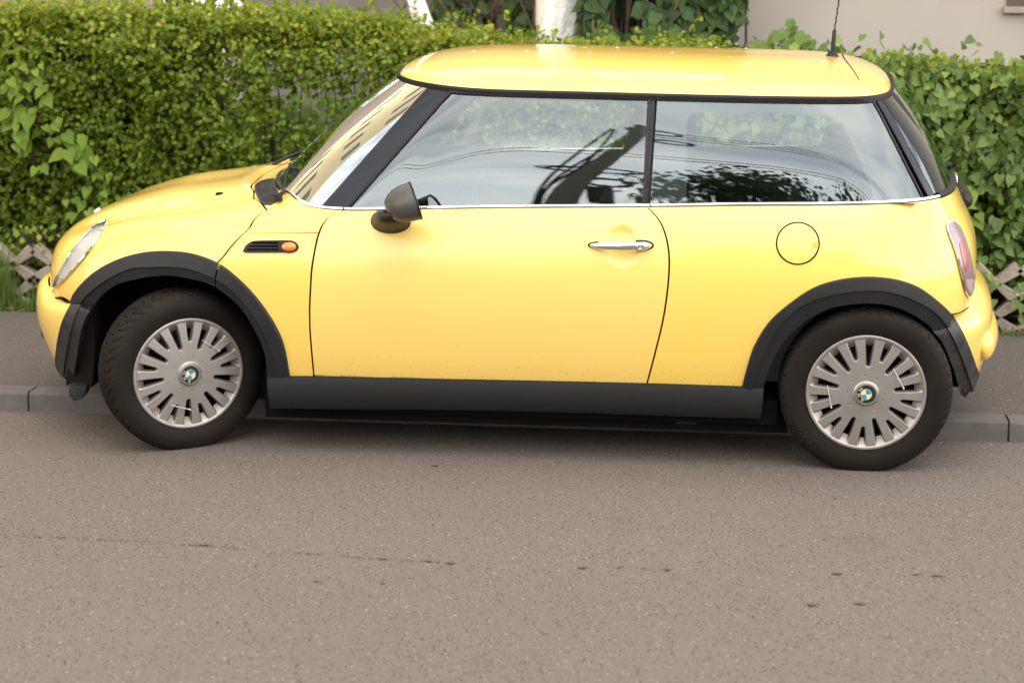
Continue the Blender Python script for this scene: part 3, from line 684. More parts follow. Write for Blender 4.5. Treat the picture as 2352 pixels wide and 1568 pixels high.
pair('window_border', panel(house, strip(l4b, l5), gap=.003, off=-.006, lip=0, holes=[op], step=.016, dens=.015), M['frit'])
pair('c_pillar', panel(house, strip(l5b, l6), gap=.001, off=.001, lip=.01, step=.01, dens=.01), M['gloss_black'])
a_, n_ = band(l5, 0); pairmb('pillar_seal', MB().tube(a_+n_*.001, .005, 8), M['rubber_trim'])
poly = np.vstack([hband(l6[0, 0]+.004, HU, VBOT), hband(HU, l6[-1, 0]+.004, VTOP), l6[1:-1][::-1]+np.array([.004, 0])]); kp = poly[:, 0] > HU-1e-6
part('rear_window', pmesh('rear_window', panel(house, poly, gap=0, keep=kp, lip=0), both=True), M['rear_screen'])
# black border inside windscreen edge and rear window edge
g0 = hband(0, l1[0, 0], VBOT+.003, 40)
# chrome line along the window foot, black seal round the rear window
def foot(u, dv=0.): u = np.asarray(u); return house.ev(u, np.full(len(u), VBOT)), house.nrm(u, np.full(len(u), VBOT))
def rim(u):
    u = np.interp(u, house.st, body.st); return body.ev(u, np.full(len(u), VB)), body.nrm(u, np.full(len(u), VB-.01))
ua = hv([(659, 436)])[0, 0]; ub = hv([(2158, 463)])[0, 0]; usplit = [l2[0, 0]-.004, l3[0, 0]+.02]
def chrome_seg(u0, u1, n, taper=None):
    u = np.linspace(u0, u1, n); P, n_ = rim(u); P = P+n_*.001+np.array([0, 0, .001]); P[:, 1] += .002
    r = np.full(n, .0085)
    if taper == 'a': r *= np.clip(np.linspace(.3, 3, n), 0, 1)
    return MB().tube(P, r, 10, flat=.55)
mb = chrome_seg(ua-.06, usplit[0], 40, 'a'); q = chrome_seg(usplit[0]+.006, usplit[1], 40); mb.add(q.v, q.f); q = chrome_seg(usplit[1]+.004, ub, 50); mb.add(q.v, q.f)
pairmb('chrome_waist_line', mb, M['chrome'])
u = np.linspace(ub, HU, 30); P, n_ = foot(u); P = P+n_*.003; P = np.vstack([P, (P*np.array([1, -1, 1]))[::-1][1:]])
part('rear_window_seal', MB().tube(P, .013, 10).me('rear_window_seal'), M['rubber_trim'])
u = np.linspace(0, ua-.05, 24); P, n_ = foot(u); P = P+n_*.002; P = np.vstack([(P*np.array([1, -1, 1]))[::-1], P[1:]])
part('windscreen_seal', MB().tube(P, .008, 8).me('windscreen_seal'), M['rubber_trim'])
# ------------------------------------------------------------------ roof
NU_, NR = 200, 26
uu = np.linspace(0, HU, NU_); Bs = house.ev(uu, np.full(NU_, HV)); Bs = Bs+np.array([0, -.004, .006])*np.array([1, 1, 1])
t = np.clip((Bs[:, 0]-.69)/(2.562-.69), 0, 1); T = np.stack([1.15+t*1.0, 0*t, 1.4285-.0235*t**1.5], 1)
rho = np.linspace(0, 1, NR)**.75
def roofpt(B, T, r): 
    h = (1-r**2.7)**.62
    x = T[0]+(B[0]-T[0])*r; y = B[1]*r; z = B[2]+(T[2]-B[2])*h; return (x, y, z)
G = np.array([[roofpt(B, T_, r) for r in rho] for B, T_ in zip(Bs, T)])
mb = MB().grid(G); q = mb.mirrored(); mb.add(q.v, q.f)
me = mb.me('roof', sharp=0); bm = bmesh.new(); bm.from_mesh(me); bmesh.ops.remove_doubles(bm, verts=bm.verts, dist=2e-4); bmesh.ops.recalc_face_normals(bm, faces=bm.faces)
if sum(f.normal.z for f in bm.faces) < 0: bmesh.ops.reverse_faces(bm, faces=bm.faces)
XS = 2.405
m_ = bpy.data.meshes.new('roof'); bm.to_mesh(m_); m_.polygons.foreach_set('use_smooth', [True]*len(m_.polygons)); roof = part('roof', m_, M['paint'])
bm.free()
# dark underlay below the roof seam and headlining
G2 = G.copy(); G2[..., 2] -= .035; G2[..., 1] *= .94; G2[..., 0] = 1.65+(G2[..., 0]-1.65)*.965
mb = MB().grid(G2); q = mb.mirrored(); mb.add(q.v, q.f); part('headlining', mb.me('headlining', sharp=0), M['cabin_light'])
# short seam of the hatch across the roof crown
from mathutils.bvhtree import BVHTree
bv = BVHTree.FromPolygons([tuple(v.co) for v in m_.vertices], [tuple(f.vertices) for f in m_.polygons])
rows = []
for y in np.linspace(-.455, .455, 60):
    xx = 2.392+.030*(abs(y)/.455)**2.2; q = []
    for dx in (-.002, .002):
        h = bv.ray_cast(Vector((xx+dx, y, 2)), Vector((0, 0, -1)))[0]; q.append((h.x, h.y, h.z+.0012))
    rows.append(q)
part('roof_seam', MB().grid(np.array(rows)).me('roof_seam', fix=False), M['dark'], roof)
mb = MB()
for px_, x_, y_ in ((0, 1.22, .10), (1, 1.52, .06), (2, .98, -.12), (3, 1.19, -.16), (4, 2.02, .30), (5, 1.9, .31), (6, 1.74, -.10), (7, 2.30, -.22)):
    h = bv.ray_cast(Vector((x_, y_, 2)), Vector((0, 0, -1)))[0]
    if h: q = MB().lathe([(.0001, .0022), (.0035, .0016), (.005, -.001)], 10, 'Z'); q.v = [(a*(1+.4*(px_ % 2))+h.x, b+h.y, c+h.z) for a, b, c in q.v]; mb.add(q.v, q.f)
o = part('bird_droppings', mb.me('bird_droppings'), mat('dropping_white', (.72, .72, .68), .8), roof); o['kind'] = 'stuff'
# gutter trim all round
uu2 = np.linspace(0, HU, 160); P = house.ev(uu2, np.full(160, HV-.004)); n_ = house.nrm(uu2, np.full(160, HV-.004))
side = sstep(house.st[3], house.st[6], uu2); wd = .010+.006*side
rows = [P+n_*-.004+np.array([0, 0, .013])*0+np.stack([0*wd, 0*wd, wd*.9], 1), P+n_*.008+np.stack([0*wd, 0*wd, wd*.8], 1), P+n_*.012+np.stack([0*wd, 0*wd, wd*.2], 1), P+n_*.010-np.stack([0*wd, 0*wd, wd*.8], 1), P+n_*-.004-np.stack([0*wd, 0*wd, wd], 1)]
mb = MB().grid(np.stack(rows, 1)); q = mb.mirrored(); mb.add(q.v, q.f); part('roof_gutter', mb.me('roof_gutter', sharp=30), M['plastic'])
# aerial
ab = car_at(1908, 143, 0.); at_ = car_at(1917, 68, 0.); ae = car_at(1929, -12, 0.)
d = Vector(at_-ab).normalized(); fin = ae+(ae-at_)*4.2
mb = MB().lathe([(.040, -.004), (.039, .002), (.032, .010), (.022, .022), (.016, .034), (.013, .042), (.0001, .043)], 24, 'Z'); mb.v = [(x*1.15+ab[0]+z*.15, y*.8, z+ab[2]) for x, y, z in mb.v]
aer = part('aerial', mb.me('aerial'), M['plastic'])
b2 = ab+np.array([.006, 0, .038])
mb = MB().tube([b2, b2+(at_-b2)*.93, at_], [.0085, .0075, .004], 12)
tt = np.linspace(0, 1, 240); wire = at_[None]+(fin-at_)[None]*tt[:, None]
mb.tube(wire, .0022, 6); hx = wire+np.stack([np.cos(tt*70*2)*.0032, np.sin(tt*70*2)*.0032, 0*tt], 1); mb.tube(hx, .0014, 5)
part('aerial_rod', mb.me('aerial_rod'), M['rubber_trim'], aer)
# ------------------------------------------------------------------ lamps and small body parts
def loop_on(sf, px, off, n=8, closed=True, sm=True):
    c = catmull(px, n, closed) if sm else np.array(px); q = sf.inv(c); return sf.ev(q[:, 0], q[:, 1])+off*sf.nrm(q[:, 0], q[:, 1]), q
HLp = pxpath([(245, 509), (220, 521), (199, 540), (176, 567), (150, 606), (132, 640), (122.5, 662)], [(122.5, 662), (142, 648), (162, 628), (192, 594), (216, 562), (236, 528), (245, 509)])
HL = body.inv(HLp)
ref = panel(body, HL, gap=.004, off=.002, lip=.004, step=.012, dens=.012); le = panel(body, HL, gap=.001, off=.008, lip=.008, step=.012, dens=.012)
lens = pair('headlight', le, M['lens'])
for i, o in enumerate(lens): part('reflector', pmesh('reflector', ref, mirror=i == 1), M['reflector'], o)
P = body.ev(HL[:, 0], HL[:, 1])+.005*body.nrm(HL[:, 0], HL[:, 1])
mb = MB().tube(P, .005, 8, closed=True)
for i, o in enumerate(lens): part('headlight_rim', (mb if i == 0 else mb.mirrored()).me('headlight_rim'), M['chrome'], o)
TLp = pxpath([(2173, 524), (2176, 513), (2186, 510), (2198, 518), (2212, 545), (2224, 585), (2232, 630), (2233, 655), (2229, 672), (2223, 681)], [(2223, 681), (2215, 668), (2205, 628), (2192, 578), (2180, 545), (2173, 524)])
TL = body.inv(TLp)
tl = pair('tail_light', panel(body, TL, gap=.002, off=.010, lip=.010, step=.012, dens=.012), M['red_lens'])
core = body.inv(pxpath([(2197, 560), (2208, 556), (2214, 585), (2219, 612), (2212, 622), (2205, 600), (2197, 560)]))
rc = panel(body, core, gap=0, off=.0112, lip=.001, step=.01, dens=.01)
base_ = body.inv(pxpath([(2212, 640), (2230, 640), (2233, 655), (2228, 670), (2222, 674), (2214, 655), (2212, 640)])); wl = panel(body, base_, gap=.002, off=.0112, lip=.001, step=.01, dens=.01)
P = body.ev(TL[:, 0], TL[:, 1])+.006*body.nrm(TL[:, 0], TL[:, 1]); mb = MB().tube(P, .0034, 8, closed=True)
for i, o in enumerate(tl):
    part('red_reflector', pmesh('red_reflector', rc, mirror=i == 1), M['red_core'], o); part('reversing_lens', pmesh('reversing_lens', wl, mirror=i == 1), mat('smoky_lens', (.42, .30, .31), .15, 0, 1) if i == 0 else bpy.data.materials['smoky_lens'], o)
    part('tail_light_rim', (mb if i == 0 else mb.mirrored()).me('tail_light_rim'), M['chrome'], o)
# side grille with indicator
sg = pxpath([(559, 576), (566, 564), (580, 555), (600, 553)], [(600, 553), (640, 552.5), (668, 552.5)], [(668, 552.5), (680, 557), (686, 566), (682, 575), (668, 580)], [(668, 580), (610, 580.5), (566, 580.5)], [(566, 580.5), (560, 579), (559, 576)])
q = body.inv(sg); sgp = pair('side_grille', panel(body, q, gap=0, off=.005, lip=.007, step=.008, dens=.008), M['plastic'])
for k, (y0, x0) in enumerate([(558.5, 582), (566, 575), (573.5, 570)]):
    sl = body.inv(np.array([(x0, y0-2.1), (640, y0-2.6), (640, y0+2.6), (x0-3, y0+2.3)]))
    ar_ = panel(body, sl, gap=0, off=.0056, lip=.0005, step=.008, dens=.01)
    for i, o in enumerate(sgp): part('grille_slot', pmesh('grille_slot', ar_, mirror=i == 1), M['dark'], o)
def dome(name, cx, cy, rx, ry, hgt, m, parents, sf=body, off=.004):
    u, v = sf.inv([(cx, cy)])[0]; c0 = sf.ev([u], [v])[0]; n0 = sf.nrm([u], [v])[0]
    ex = sf.at([(cx+rx, cy)])[0]-c0; ey = sf.at([(cx, cy-ry)])[0]-c0
    V = []; Fc = []; nr, nt_ = 8, 32
    for i in range(nr):
        a = i/(nr-1); r = math.sin(a*math.pi/2); h = math.cos(a*math.pi/2)
        for k in range(nt_):
            t_ = 2*math.pi*k/nt_; V.append(c0+n0*(off+hgt*h)+ex*r*math.cos(t_)+ey*r*math.sin(t_))
    for i in range(nr-1):
        for k in range(nt_): Fc.append((i*nt_+k, (i+1)*nt_+k, (i+1)*nt_+(k+1) % nt_, i*nt_+(k+1) % nt_))
    mb = MB().add(V, Fc)
    out = []
    for i, p in enumerate(parents): out.append(part(name, (mb if i == 0 else mb.mirrored()).me(name, sharp=0), m, p))
    return out
dome('indicator', 664.5, 567, 18, 11, .010, M['amber'], sgp)
mb = MB().tube(loop_on(body, [(664.5+19.5*math.cos(a), 567+12.2*math.sin(a)) for a in np.linspace(0, 2*math.pi, 14)[:-1]], .007)[0], .0035, 6, closed=True)
for i, o in enumerate(sgp): part('indicator_rim', (mb if i == 0 else mb.mirrored()).me('indicator_rim'), M['plastic'], o)
# fuel flap: a round disc set in its dark ring
fc = (1832.5, 559); ring = [(fc[0]+49*math.cos(a), fc[1]+48*math.sin(a)) for a in np.linspace(0, 2*math.pi, 25)[:-1]]
P, q = loop_on(body, ring, .0)
mb = MB().tube(P, .0027, 6, closed=True); fl = part('fuel_flap', pmesh('fuel_flap', panel(body, q, gap=.004, off=.0015, lip=.004, step=.015, dens=.01)), M['paint'])
part('fuel_flap_seam', mb.me('fuel_flap_seam'), M['dark'], fl); dome('finger_notch', 1873, 563, 7.5, 7.5, .001, mat('notch_darker_yellow', (.62, .34, .03), .5), [fl], off=.0015)  # notch is a thin raised disc, darker yellow than the flap
# door handle
hc0 = body.at([(1426, 563)])[0]; hl_ = body.at([(1353, 562.5)])[0]; hr_ = body.at([(1499, 563)])[0]
n0 = np.array([0, -1, 0.]); ax = hr_-hl_
tt = np.linspace(0, 1, 40); prof = np.interp(tt, [0, .03, .12, .3, .55, .75, .88, .96, 1], [.001, .006, .0105, .0135, .0145, .0150, .0150, .009, .001])
base0 = np.interp(tt, [0, .15, .5, .85, 1], [.004, .020, .030, .022, .004])
lin = hl_[None]+ax[None]*tt[:, None]; lin[:, 1] = np.interp(tt, [0, 1], [hl_[1], hr_[1]])-base0
mb = MB().tube(lin, prof, 16, flat=.8)
hnd = [part('door_handle', mb.me('door_handle', sharp=0), M['chrome']), part('door_handle', mb.mirrored().me('door_handle', sharp=0), M['chrome'])]
for i in range(2):
    for a, b, dz in ((0, .17, .003), (.72, 1.0, .0045)):
        mb = MB(); t2 = np.linspace(a, b, 12); p2 = np.interp(t2, tt, prof)+dz; l_ = hl_[None]+ax[None]*t2[:, None]; l_[:, 0] += (np.where(t2 > .5, 1, -1)*.004); mb.tube(l_+np.array([0, -.004, 0]), p2, 14, flat=.5)
        part('handle_gasket', (mb if i == 0 else mb.mirrored()).me('handle_gasket', sharp=0), M['rubber_trim'], hnd[i])
kc = hl_+ax*.845; kc = np.array([kc[0], np.interp(.845, tt, lin[:, 1])-.0135, kc[2]])
mb = MB().lathe([(.0001, -.002), (.007, -.002), (.0085, -.0005), (.0085, .004)], 20, 'Y'); mb.v = [(x*1.0+kc[0]+.001, y+kc[1], z+kc[2]) for x, y, z in mb.v]
part('lock', mb.me('lock'), mat('lock_steel', (.6, .58, .56), .3, .9), hnd[0])
mb = MB().lathe([(.012, .004), (.0125, 0), (.0105, -.002), (.010, .003)], 24, 'Y'); mb.v = [(x*1.35+kc[0]-.002, y+kc[1]-.0005, z*.92+kc[2]) for x, y, z in mb.v]
part('lock_rim', mb.me('lock_rim'), M['chrome'], hnd[0])
# door mirror: cone on the door shoulder, pointed shell, glass facing back
ob, tip = car_at(953, 462, -.905), car_at(879, 462, -.90)
top_, bot_ = car_at(938, 420, -.905), car_at(965, 503, -.905)
upv = (top_-bot_)/2; hgt_ = np.linalg.norm(upv); upv /= hgt_; cen = (top_+bot_)/2
ax_ = np.array([upv[2]*-1, 0, upv[0]]); ax_ = -np.cross(np.array([0, 1, 0]), upv); ax_ = ax_ if ax_[0] < 0 else -ax_
lenx = abs((tip-cen)@ax_)
wv = np.array([-.27, .963, 0])
def mirror_side(sg, dr):
    V = []; Fc = []; nr, nt_ = 22, 40; dep = .085
    prof_ = []
    for i in range(nr):
        a = i/(nr-1); prof_.append((1-a, (1-(1-a)**2.0)**.56))       # along from opening rim to tip reversed
    pts = []
    for s_, r in [(1-a, (1-a**2.5)**.5) for a in np.linspace(0, 1, nr)][::1]:
        pts.append((1-s_, r))
    for s_, r in pts:
        for k in range(nt_):
            t_ = 2*math.pi*k/nt_; rr = r
            V.append(cen+ax_*lenx*s_+upv*hgt_*rr*math.sin(t_)+wv*dep*rr*math.cos(t_))
    for i in range(nr-1):
        for k in range(nt_): Fc.append((i*nt_+k, (i+1)*nt_+k, (i+1)*nt_+(k+1) % nt_, i*nt_+(k+1) % nt_))
    mb = MB().add(V, Fc)
    rim = [cen-ax_*.004+upv*hgt_*.97*math.sin(t_)+wv*dep*.97*math.cos(t_) for t_ in np.linspace(0, 2*math.pi, 41)[:-1]]
    mr = MB().tube(rim, .0045, 8, closed=True)
    gl = MB(); pts_ = [cen-ax_*.003+upv*hgt_*.95*math.sin(t_)+wv*dep*.95*math.cos(t_) for t_ in np.linspace(0, 2*math.pi, 33)[:-1]]; gl.add(pts_, [tuple(range(32))])
    # base
    be = [(898+46*math.cos(a), 510+27*math.sin(a)) for a in np.linspace(0, 2*math.pi, 33)[:-1]]
    q = body.inv(be); B0 = body.ev(q[:, 0], q[:, 1]); nB = body.nrm(q[:, 0], q[:, 1])
    cb = B0.mean(0); ctop = car_at(910, 484, -.895)
    te = [ctop+np.array([.064*math.cos(a), .05*math.sin(-a)*1.0, .012*math.sin(-a)+.014*math.cos(a)]) for a in np.linspace(0, 2*math.pi, 33)[:-1]]
    te = np.array(te); rows = [B0+nB*.0, B0+nB*.008, B0*.97+cb*.03+nB*.014, (B0*.96+cb*.04)*.84+te*.16+nB*.010, B0*.5+te*.5+nB*.006, te, te*.7+(ctop+np.array([.01, -.02, .03]))*.3]
    bs = MB().grid(np.stack(rows, 1), closed=True)
    f = (lambda m_: m_) if sg > 0 else (lambda m_: m_.mirrored())
    root = part('door_mirror', f(mb).me('door_mirror', sharp=0), M['cap_grey'])
    part('mirror_rim', f(mr).me('mirror_rim'), M['plastic'], root); part('mirror_glass', f(gl).me('mirror_glass'), M['mirror'], root); part('mirror_foot', f(bs).me('mirror_foot', sharp=0), M['rubber_trim'], root)
mirror_side(1, doors[0]); mirror_side(-1, doors[1])
# air vent on the cowl with its honeycomb
vp = pxpath([(629, 412), (632, 427), (641, 449)], [(641, 449), (633, 463), (622, 470)], [(622, 470), (607, 469), (598, 460), (589, 443), (586, 432)], [(586, 432), (590, 424), (606, 416), (629, 412)])
q = body.inv(vp); vm = mat('honeycomb_vent', (.02, .02, .022), .7, spec=.15); n_ = vm.node_tree.nodes; l_ = vm.node_tree.links
t_ = n_.new('ShaderNodeTexCoord'); vo = n_.new('ShaderNodeTexVoronoi'); vo.inputs['Scale'].default_value = 95; vo.feature = 'DISTANCE_TO_EDGE'; vo.inputs['Randomness'].default_value = .25
rr = n_.new('ShaderNodeValToRGB'); rr.color_ramp.elements[0].position = .10; rr.color_ramp.elements[0].color = (.028, .028, .03, 1); rr.color_ramp.elements[1].position = .22; rr.color_ramp.elements[1].color = (.004, .004, .004, 1)
l_.new(t_.outputs['Object'], vo.inputs['Vector']); l_.new(vo.outputs['Distance'], rr.inputs[0]); l_.new(rr.outputs[0], n_['Principled BSDF'].inputs['Base Color'])
av = panel(body, q, gap=0, off=.0015, lip=.002, step=.012, dens=.01)
for i in range(2):
    v_ = part('air_vent', pmesh('air_vent', av, mirror=i == 1), vm)
    mb = MB().tube(body.ev(q[:, 0], q[:, 1])+.002*body.nrm(q[:, 0], q[:, 1]), .004, 8, closed=True); part('vent_frame', (mb if i == 0 else mb.mirrored()).me('vent_frame'), mat('vent_frame_grey', (.03, .03, .033), .5, spec=.3) if i == 0 else bpy.data.materials['vent_frame_grey'], v_)
# washer jets
for px in ((502, 446), (567, 397)):
    if px[0] < 550: p = body.at([px])[0]
    else: p = car_at(567, 398, .28); p[2] += .0
    mb = MB().box(-.013, .013, -.008, .008, -.004, .008); mb.v = [(x+p[0]+(.006 if z > 0 else 0), y+p[1], z+p[2]) for x, y, z in mb.v]
    part('washer_jet', mb.me('washer_jet', bevel=.003), M['rubber_trim'], bonnet)
# wipers
def wiper(pts, w_=.0085, blade=None):
    P = catmull(pts, 6); r = np.linspace(w_, w_*.6, len(P)); mb = MB().tube(P, r, 10, flat=1.0); mb.lathe([(.0001, .022), (.012, .022), (.015, .016), (.015, -.005)], 20, 'Z')
    n0_ = 4*20; 
    o = pts[0]; k = len(mb.v)-4*20; mb.v[k:] = [(x+o[0], y+o[1], z+o[2]-.008) for x, y, z in mb.v[k:]]
    return mb
pw = body.at([(640, 466)])[0]; w1 = [pw+np.array([0, 0, .022]), pw+np.array([.015, .02, .04]), car_at(652, 435, -.50), car_at(659, 400, -.44), car_at(668, 378, -.40)]
wi = part('wiper', wiper(w1).me('wiper'), M['plastic'])
b0 = hv(np.array([(672, 386), (684, 420)])); bl_ = [car_at(666, 376, -.40)+np.array([0, 0, .0]), car_at(675, 392, -.42), car_at(683, 418, -.47), car_at(686, 446, -.55)]
mb = MB().tube(catmull(bl_, 6), [.007]*19, 8); mb.tube(catmull([p+np.array([0.006, 0, -.010]) for p in bl_], 6), .004, 6); mb.box(*[c for k_ in range(3) for c in (bl_[1][k_]-.012, bl_[1][k_]+.012)])
part('wiper_blade', mb.me('wiper_blade'), M['rubber_trim'], wi)
pw2 = car_at(618, 386, .16); w2 = [pw2, car_at(632, 376, .17), car_at(660, 362, .22), car_at(690, 350, .27), car_at(712, 341, .31)]
wi2 = part('wiper', wiper(w2).me('wiper'), M['plastic']); mb = MB().tube([p+np.array([.012, 0, -.012]) for p in w2[2:]], .005, 8); part('wiper_blade', mb.me('wiper_blade'), M['rubber_trim'], wi2)
# rear wiper, hatch grip, badges
rp_ = car_at(2150, 387, -.02); r2 = car_at(2186, 378, .0)
mb = MB().tube([rp_, rp_*.6+r2*.4, r2*.9+rp_*.1, r2], [.006, .012, .016, .006], 12); part('rear_wiper', mb.me('rear_wiper'), M['plastic'], gate)
zc_ = VB*.80; P = []
for u in np.linspace(UA-.17, UA, 14): P.append(body.ev([u], [zc_])[0]+np.array([.008, 0, 0]))
P = P+[p*np.array([1, -1, 1]) for p in P[::-1][1:]]
mb = MB().tube(P, .034*np.clip(np.minimum(np.linspace(0, 1, len(P)), np.linspace(1, 0, len(P)))/.12, .05, 1)**.5, 14, flat=.8); part('hatch_grip', mb.me('hatch_grip'), M['plastic'], gate)
p = body.ev([UA], [VB*.93])[0]; mb = MB().lathe([(.0001, .012), (.025, .011), (.032, .006), (.034, -.004)], 24, 'X'); mb.v = [(x+p[0], y*1.6+p[1], z+p[2]) for x, y, z in mb.v]; part('rear_badge', mb.me('rear_badge'), M['chrome'], gate)
p = car_at(184, 507, -.12); mb = MB().lathe([(.0001, .006), (.016, .0055), (.020, .003), (.021, -.006)], 24, 'Z'); rot = Matrix.Rotation(R(-42), 4, 'Y')
q_ = body.ev([.13], [body.inv([(200, 495)])[0, 1]])[0]; mb.v = [tuple(rot @ Vector((x, y*1.5, z))+Vector(q_)) for x, y, z in mb.v]; part('bonnet_badge', mb.me('bonnet_badge'), M['chrome'], bonnet)
# front grille with chrome surround
vg0, vg1 = vb+.012, vb+.105; us = np.linspace(0, .33, 14)
vt_ = vg1-(us/.33)**2.5*.05; vb_ = vg0+(us/.33)**3*.03
lo = np.stack([us, vb_], 1); hi_ = np.stack([us, vt_], 1); gp = np.vstack([lo, hi_[::-1]]); kp = gp[:, 0] < 1e-6
gr = part('front_grille', pmesh('front_grille', panel(body, gp, gap=0, keep=kp, off=.003, lip=.003), both=True), M['dark'])
half_ = body.ev(gp[:, 0], gp[:, 1])+.005*body.nrm(gp[:, 0], gp[:, 1]); loop = np.vstack([half_, (half_*np.array([1, -1, 1]))[::-1]])
part('grille_surround', MB().tube(loop, .008, 8, closed=True).me('grille_surround'), M['chrome'], gr)
# fog lamp and chrome strip low on the front bumper
for s_ in (1, -1):
    p = fb.ev([.36], [fb.v1*.40])[0]*np.array([1, s_, 1]); d_ = Vector((-.93, -.36*s_, 0)).normalized(); q4 = d_.to_track_quat('Z', 'Y').to_matrix().to_4x4()
    mb = MB().lathe([(.0001, .010), (.035, .012), (.045, .016), (.052, .010), (.054, -.015)], 24, 'Z'); mb.v = [tuple(q4 @ Vector(v)+Vector(p)) for v in mb.v]; part('fog_lamp', mb.me('fog_lamp'), M['plastic'], fbump)
uu_ = np.linspace(0, .30, 16); P = np.array([fb.ev([u], [fb.v1*.52])[0]+fb.nrm([u], [fb.v1*.52])[0]*.004 for u in uu_]); P = np.vstack([P[::-1], P[1:]*np.array([1, -1, 1])])
part('bumper_strip', MB().tube(P, .011, 8).me('bumper_strip'), M['chrome'], fbump)
# tiny maker's mark etched in the door glass is left to the glass; dab of wear on the mirror shell
# ------------------------------------------------------------------ cabin
mb = MB().box(.62, 2.62, -.60, .60, .24, .30); mb.box(.55, .62, -.66, .66, .24, .86)
part('cabin_floor', mb.me('cabin_floor', smooth=False), M['cabin'])
D_ = [(.30, .90), (.50, .965), (.72, .985), (.88, .96), (.93, .90), (.90, .78), (.70, .60), (.62, .40)]
G_ = np.array([[(x+.10*(abs(y)/.66)**3*(1 if x < .6 else .2), y, z-.03*(abs(y)/.66)**2) for x, z in D_] for y in np.linspace(-.655, .655, 20)])
part('dashboard', MB().grid(G_).me('dashboard', sharp=50), M['cabin'])
# inner door sides
for s_ in (-1, 1):
    G_ = np.array([[(x, s_*yy, z+.016*(x-1.2)) for yy, z in ((.70, .93), (.66, .925), (.645, .88), (.66, .70), (.70, .45), (.69, .28))] for x in np.linspace(.66, 2.62, 16)])
    part('door_lining', MB().grid(G_).me('door_lining', sharp=50), M['cabin'])
    mb = MB().lathe([(.0001, .0), (.05, 0), (.062, -.008*1), (.068, 0.004)], 24, 'Y'); mb.v = [(x+1.0, s_*(.640-y*s_*0-abs(y)), z+.80) for x, y, z in mb.v]; part('loudspeaker', mb.me('loudspeaker'), M['plastic'])
    # pillar linings seen through the far glass
    for la, wd_ in ((l2, .045), (l3, .05), (l5, .07)):
        P = house.ev(la[:, 0], la[:, 1])-house.nrm(la[:, 0], la[:, 1])*.035; P[:, 1] *= -s_*1.0 if s_ > 0 else 1
        if s_ < 0 and la is not l3: continue
        part('pillar_lining', MB().tube(P, wd_*.6, 10, flat=1.0).me('pillar_lining'), M['cabin'])
def seat(y, x0=1.02):
    root = part('front_seat', None or MB().tube(catmull([(x0, y, .50), (x0+.22, y, .49), (x0+.42, y, .46), (x0+.48, y, .46)], 6), [.10, .12]+[.13]*14+[.13, .12, .10], 20, flat=1.9).me('front_seat'), M['seat'])
    part('seat_back', MB().tube(catmull([(x0+.46, y, .46), (x0+.52, y, .64), (x0+.59, y, .85), (x0+.645, y, 1.0), (x0+.66, y, 1.04)], 6), np.interp(np.linspace(0, 1, 25), [0, .1, .5, .9, 1], [.08, .10, .095, .075, .03]), 20, flat=2.2, up=(1, 0, 0)).me('seat_back'), M['seat'], root)
    part('headrest', MB().tube(catmull([(x0+.66, y, 1.05), (x0+.675, y, 1.12), (x0+.69, y, 1.20), (x0+.695, y, 1.235)], 6), np.interp(np.linspace(0, 1, 19), [0, .15, .5, .85, 1], [.02, .06, .07, .06, .02]), 20, flat=1.9, up=(1, 0, 0)).me('headrest'), M['seat'], root)
    part('seat_belt', MB().tube([(x0+.64, y-.28*np.sign(-y)*-1, 1.16), (x0+.60, y, .80)], .012, 6, flat=.3).me('seat_belt'), M['cabin'], root) if False else None
seat(-.35, .98); seat(.35, .98)
part('rear_seat', MB().tube(catmull([(2.08, 0, .50), (2.25, 0, .70), (2.36, 0, .92), (2.38, 0, .98)], 6), np.interp(np.linspace(0, 1, 19), [0, .2, .9, 1], [.10, .13, .08, .03]), 20, flat=4.2, up=(1, 0, 0)).me('rear_seat'), M['seat'])
for y in (-.33, .33): part('rear_headrest', MB().tube(catmull([(2.38, y, .99), (2.395, y, 1.05), (2.40, y, 1.10)], 6), np.interp(np.linspace(0, 1, 13), [0, .2, .8, 1], [.03, .055, .05, .02]), 16, flat=2.0, up=(1, 0, 0)).me('rear_headrest'), M['seat'])
# steering wheel
sc_ = Vector((1.03, -.35, .93)); rot = Matrix.Rotation(R(-66), 4, 'Y')
ringp = [rot @ Vector((.185*math.cos(a), .185*math.sin(a), 0)) + sc_ for a in np.linspace(0, 2*math.pi, 41)[:-1]]
sw = MB().tube([tuple(p) for p in ringp], .016, 12, closed=True)
for a in (R(90), R(210), R(330)):
    sw.tube([tuple(sc_), tuple(rot @ Vector((.18*math.cos(a), .18*math.sin(a), 0))+sc_)], .014, 8, flat=2)
sw.tube([tuple(sc_+rot @ Vector((0, 0, .03))), tuple(sc_+rot @ Vector((0, 0, -.16)))], [.06, .04], 16)
part('steering_wheel', sw.me('steering_wheel'), M['rubber_trim'])
mb = MB().tube([(.98, -.11, 1.27), (.98, .11, 1.27)], .035, 12, flat=.5); part('rear_view_mirror', mb.me('rear_view_mirror'), M['rubber_trim'])
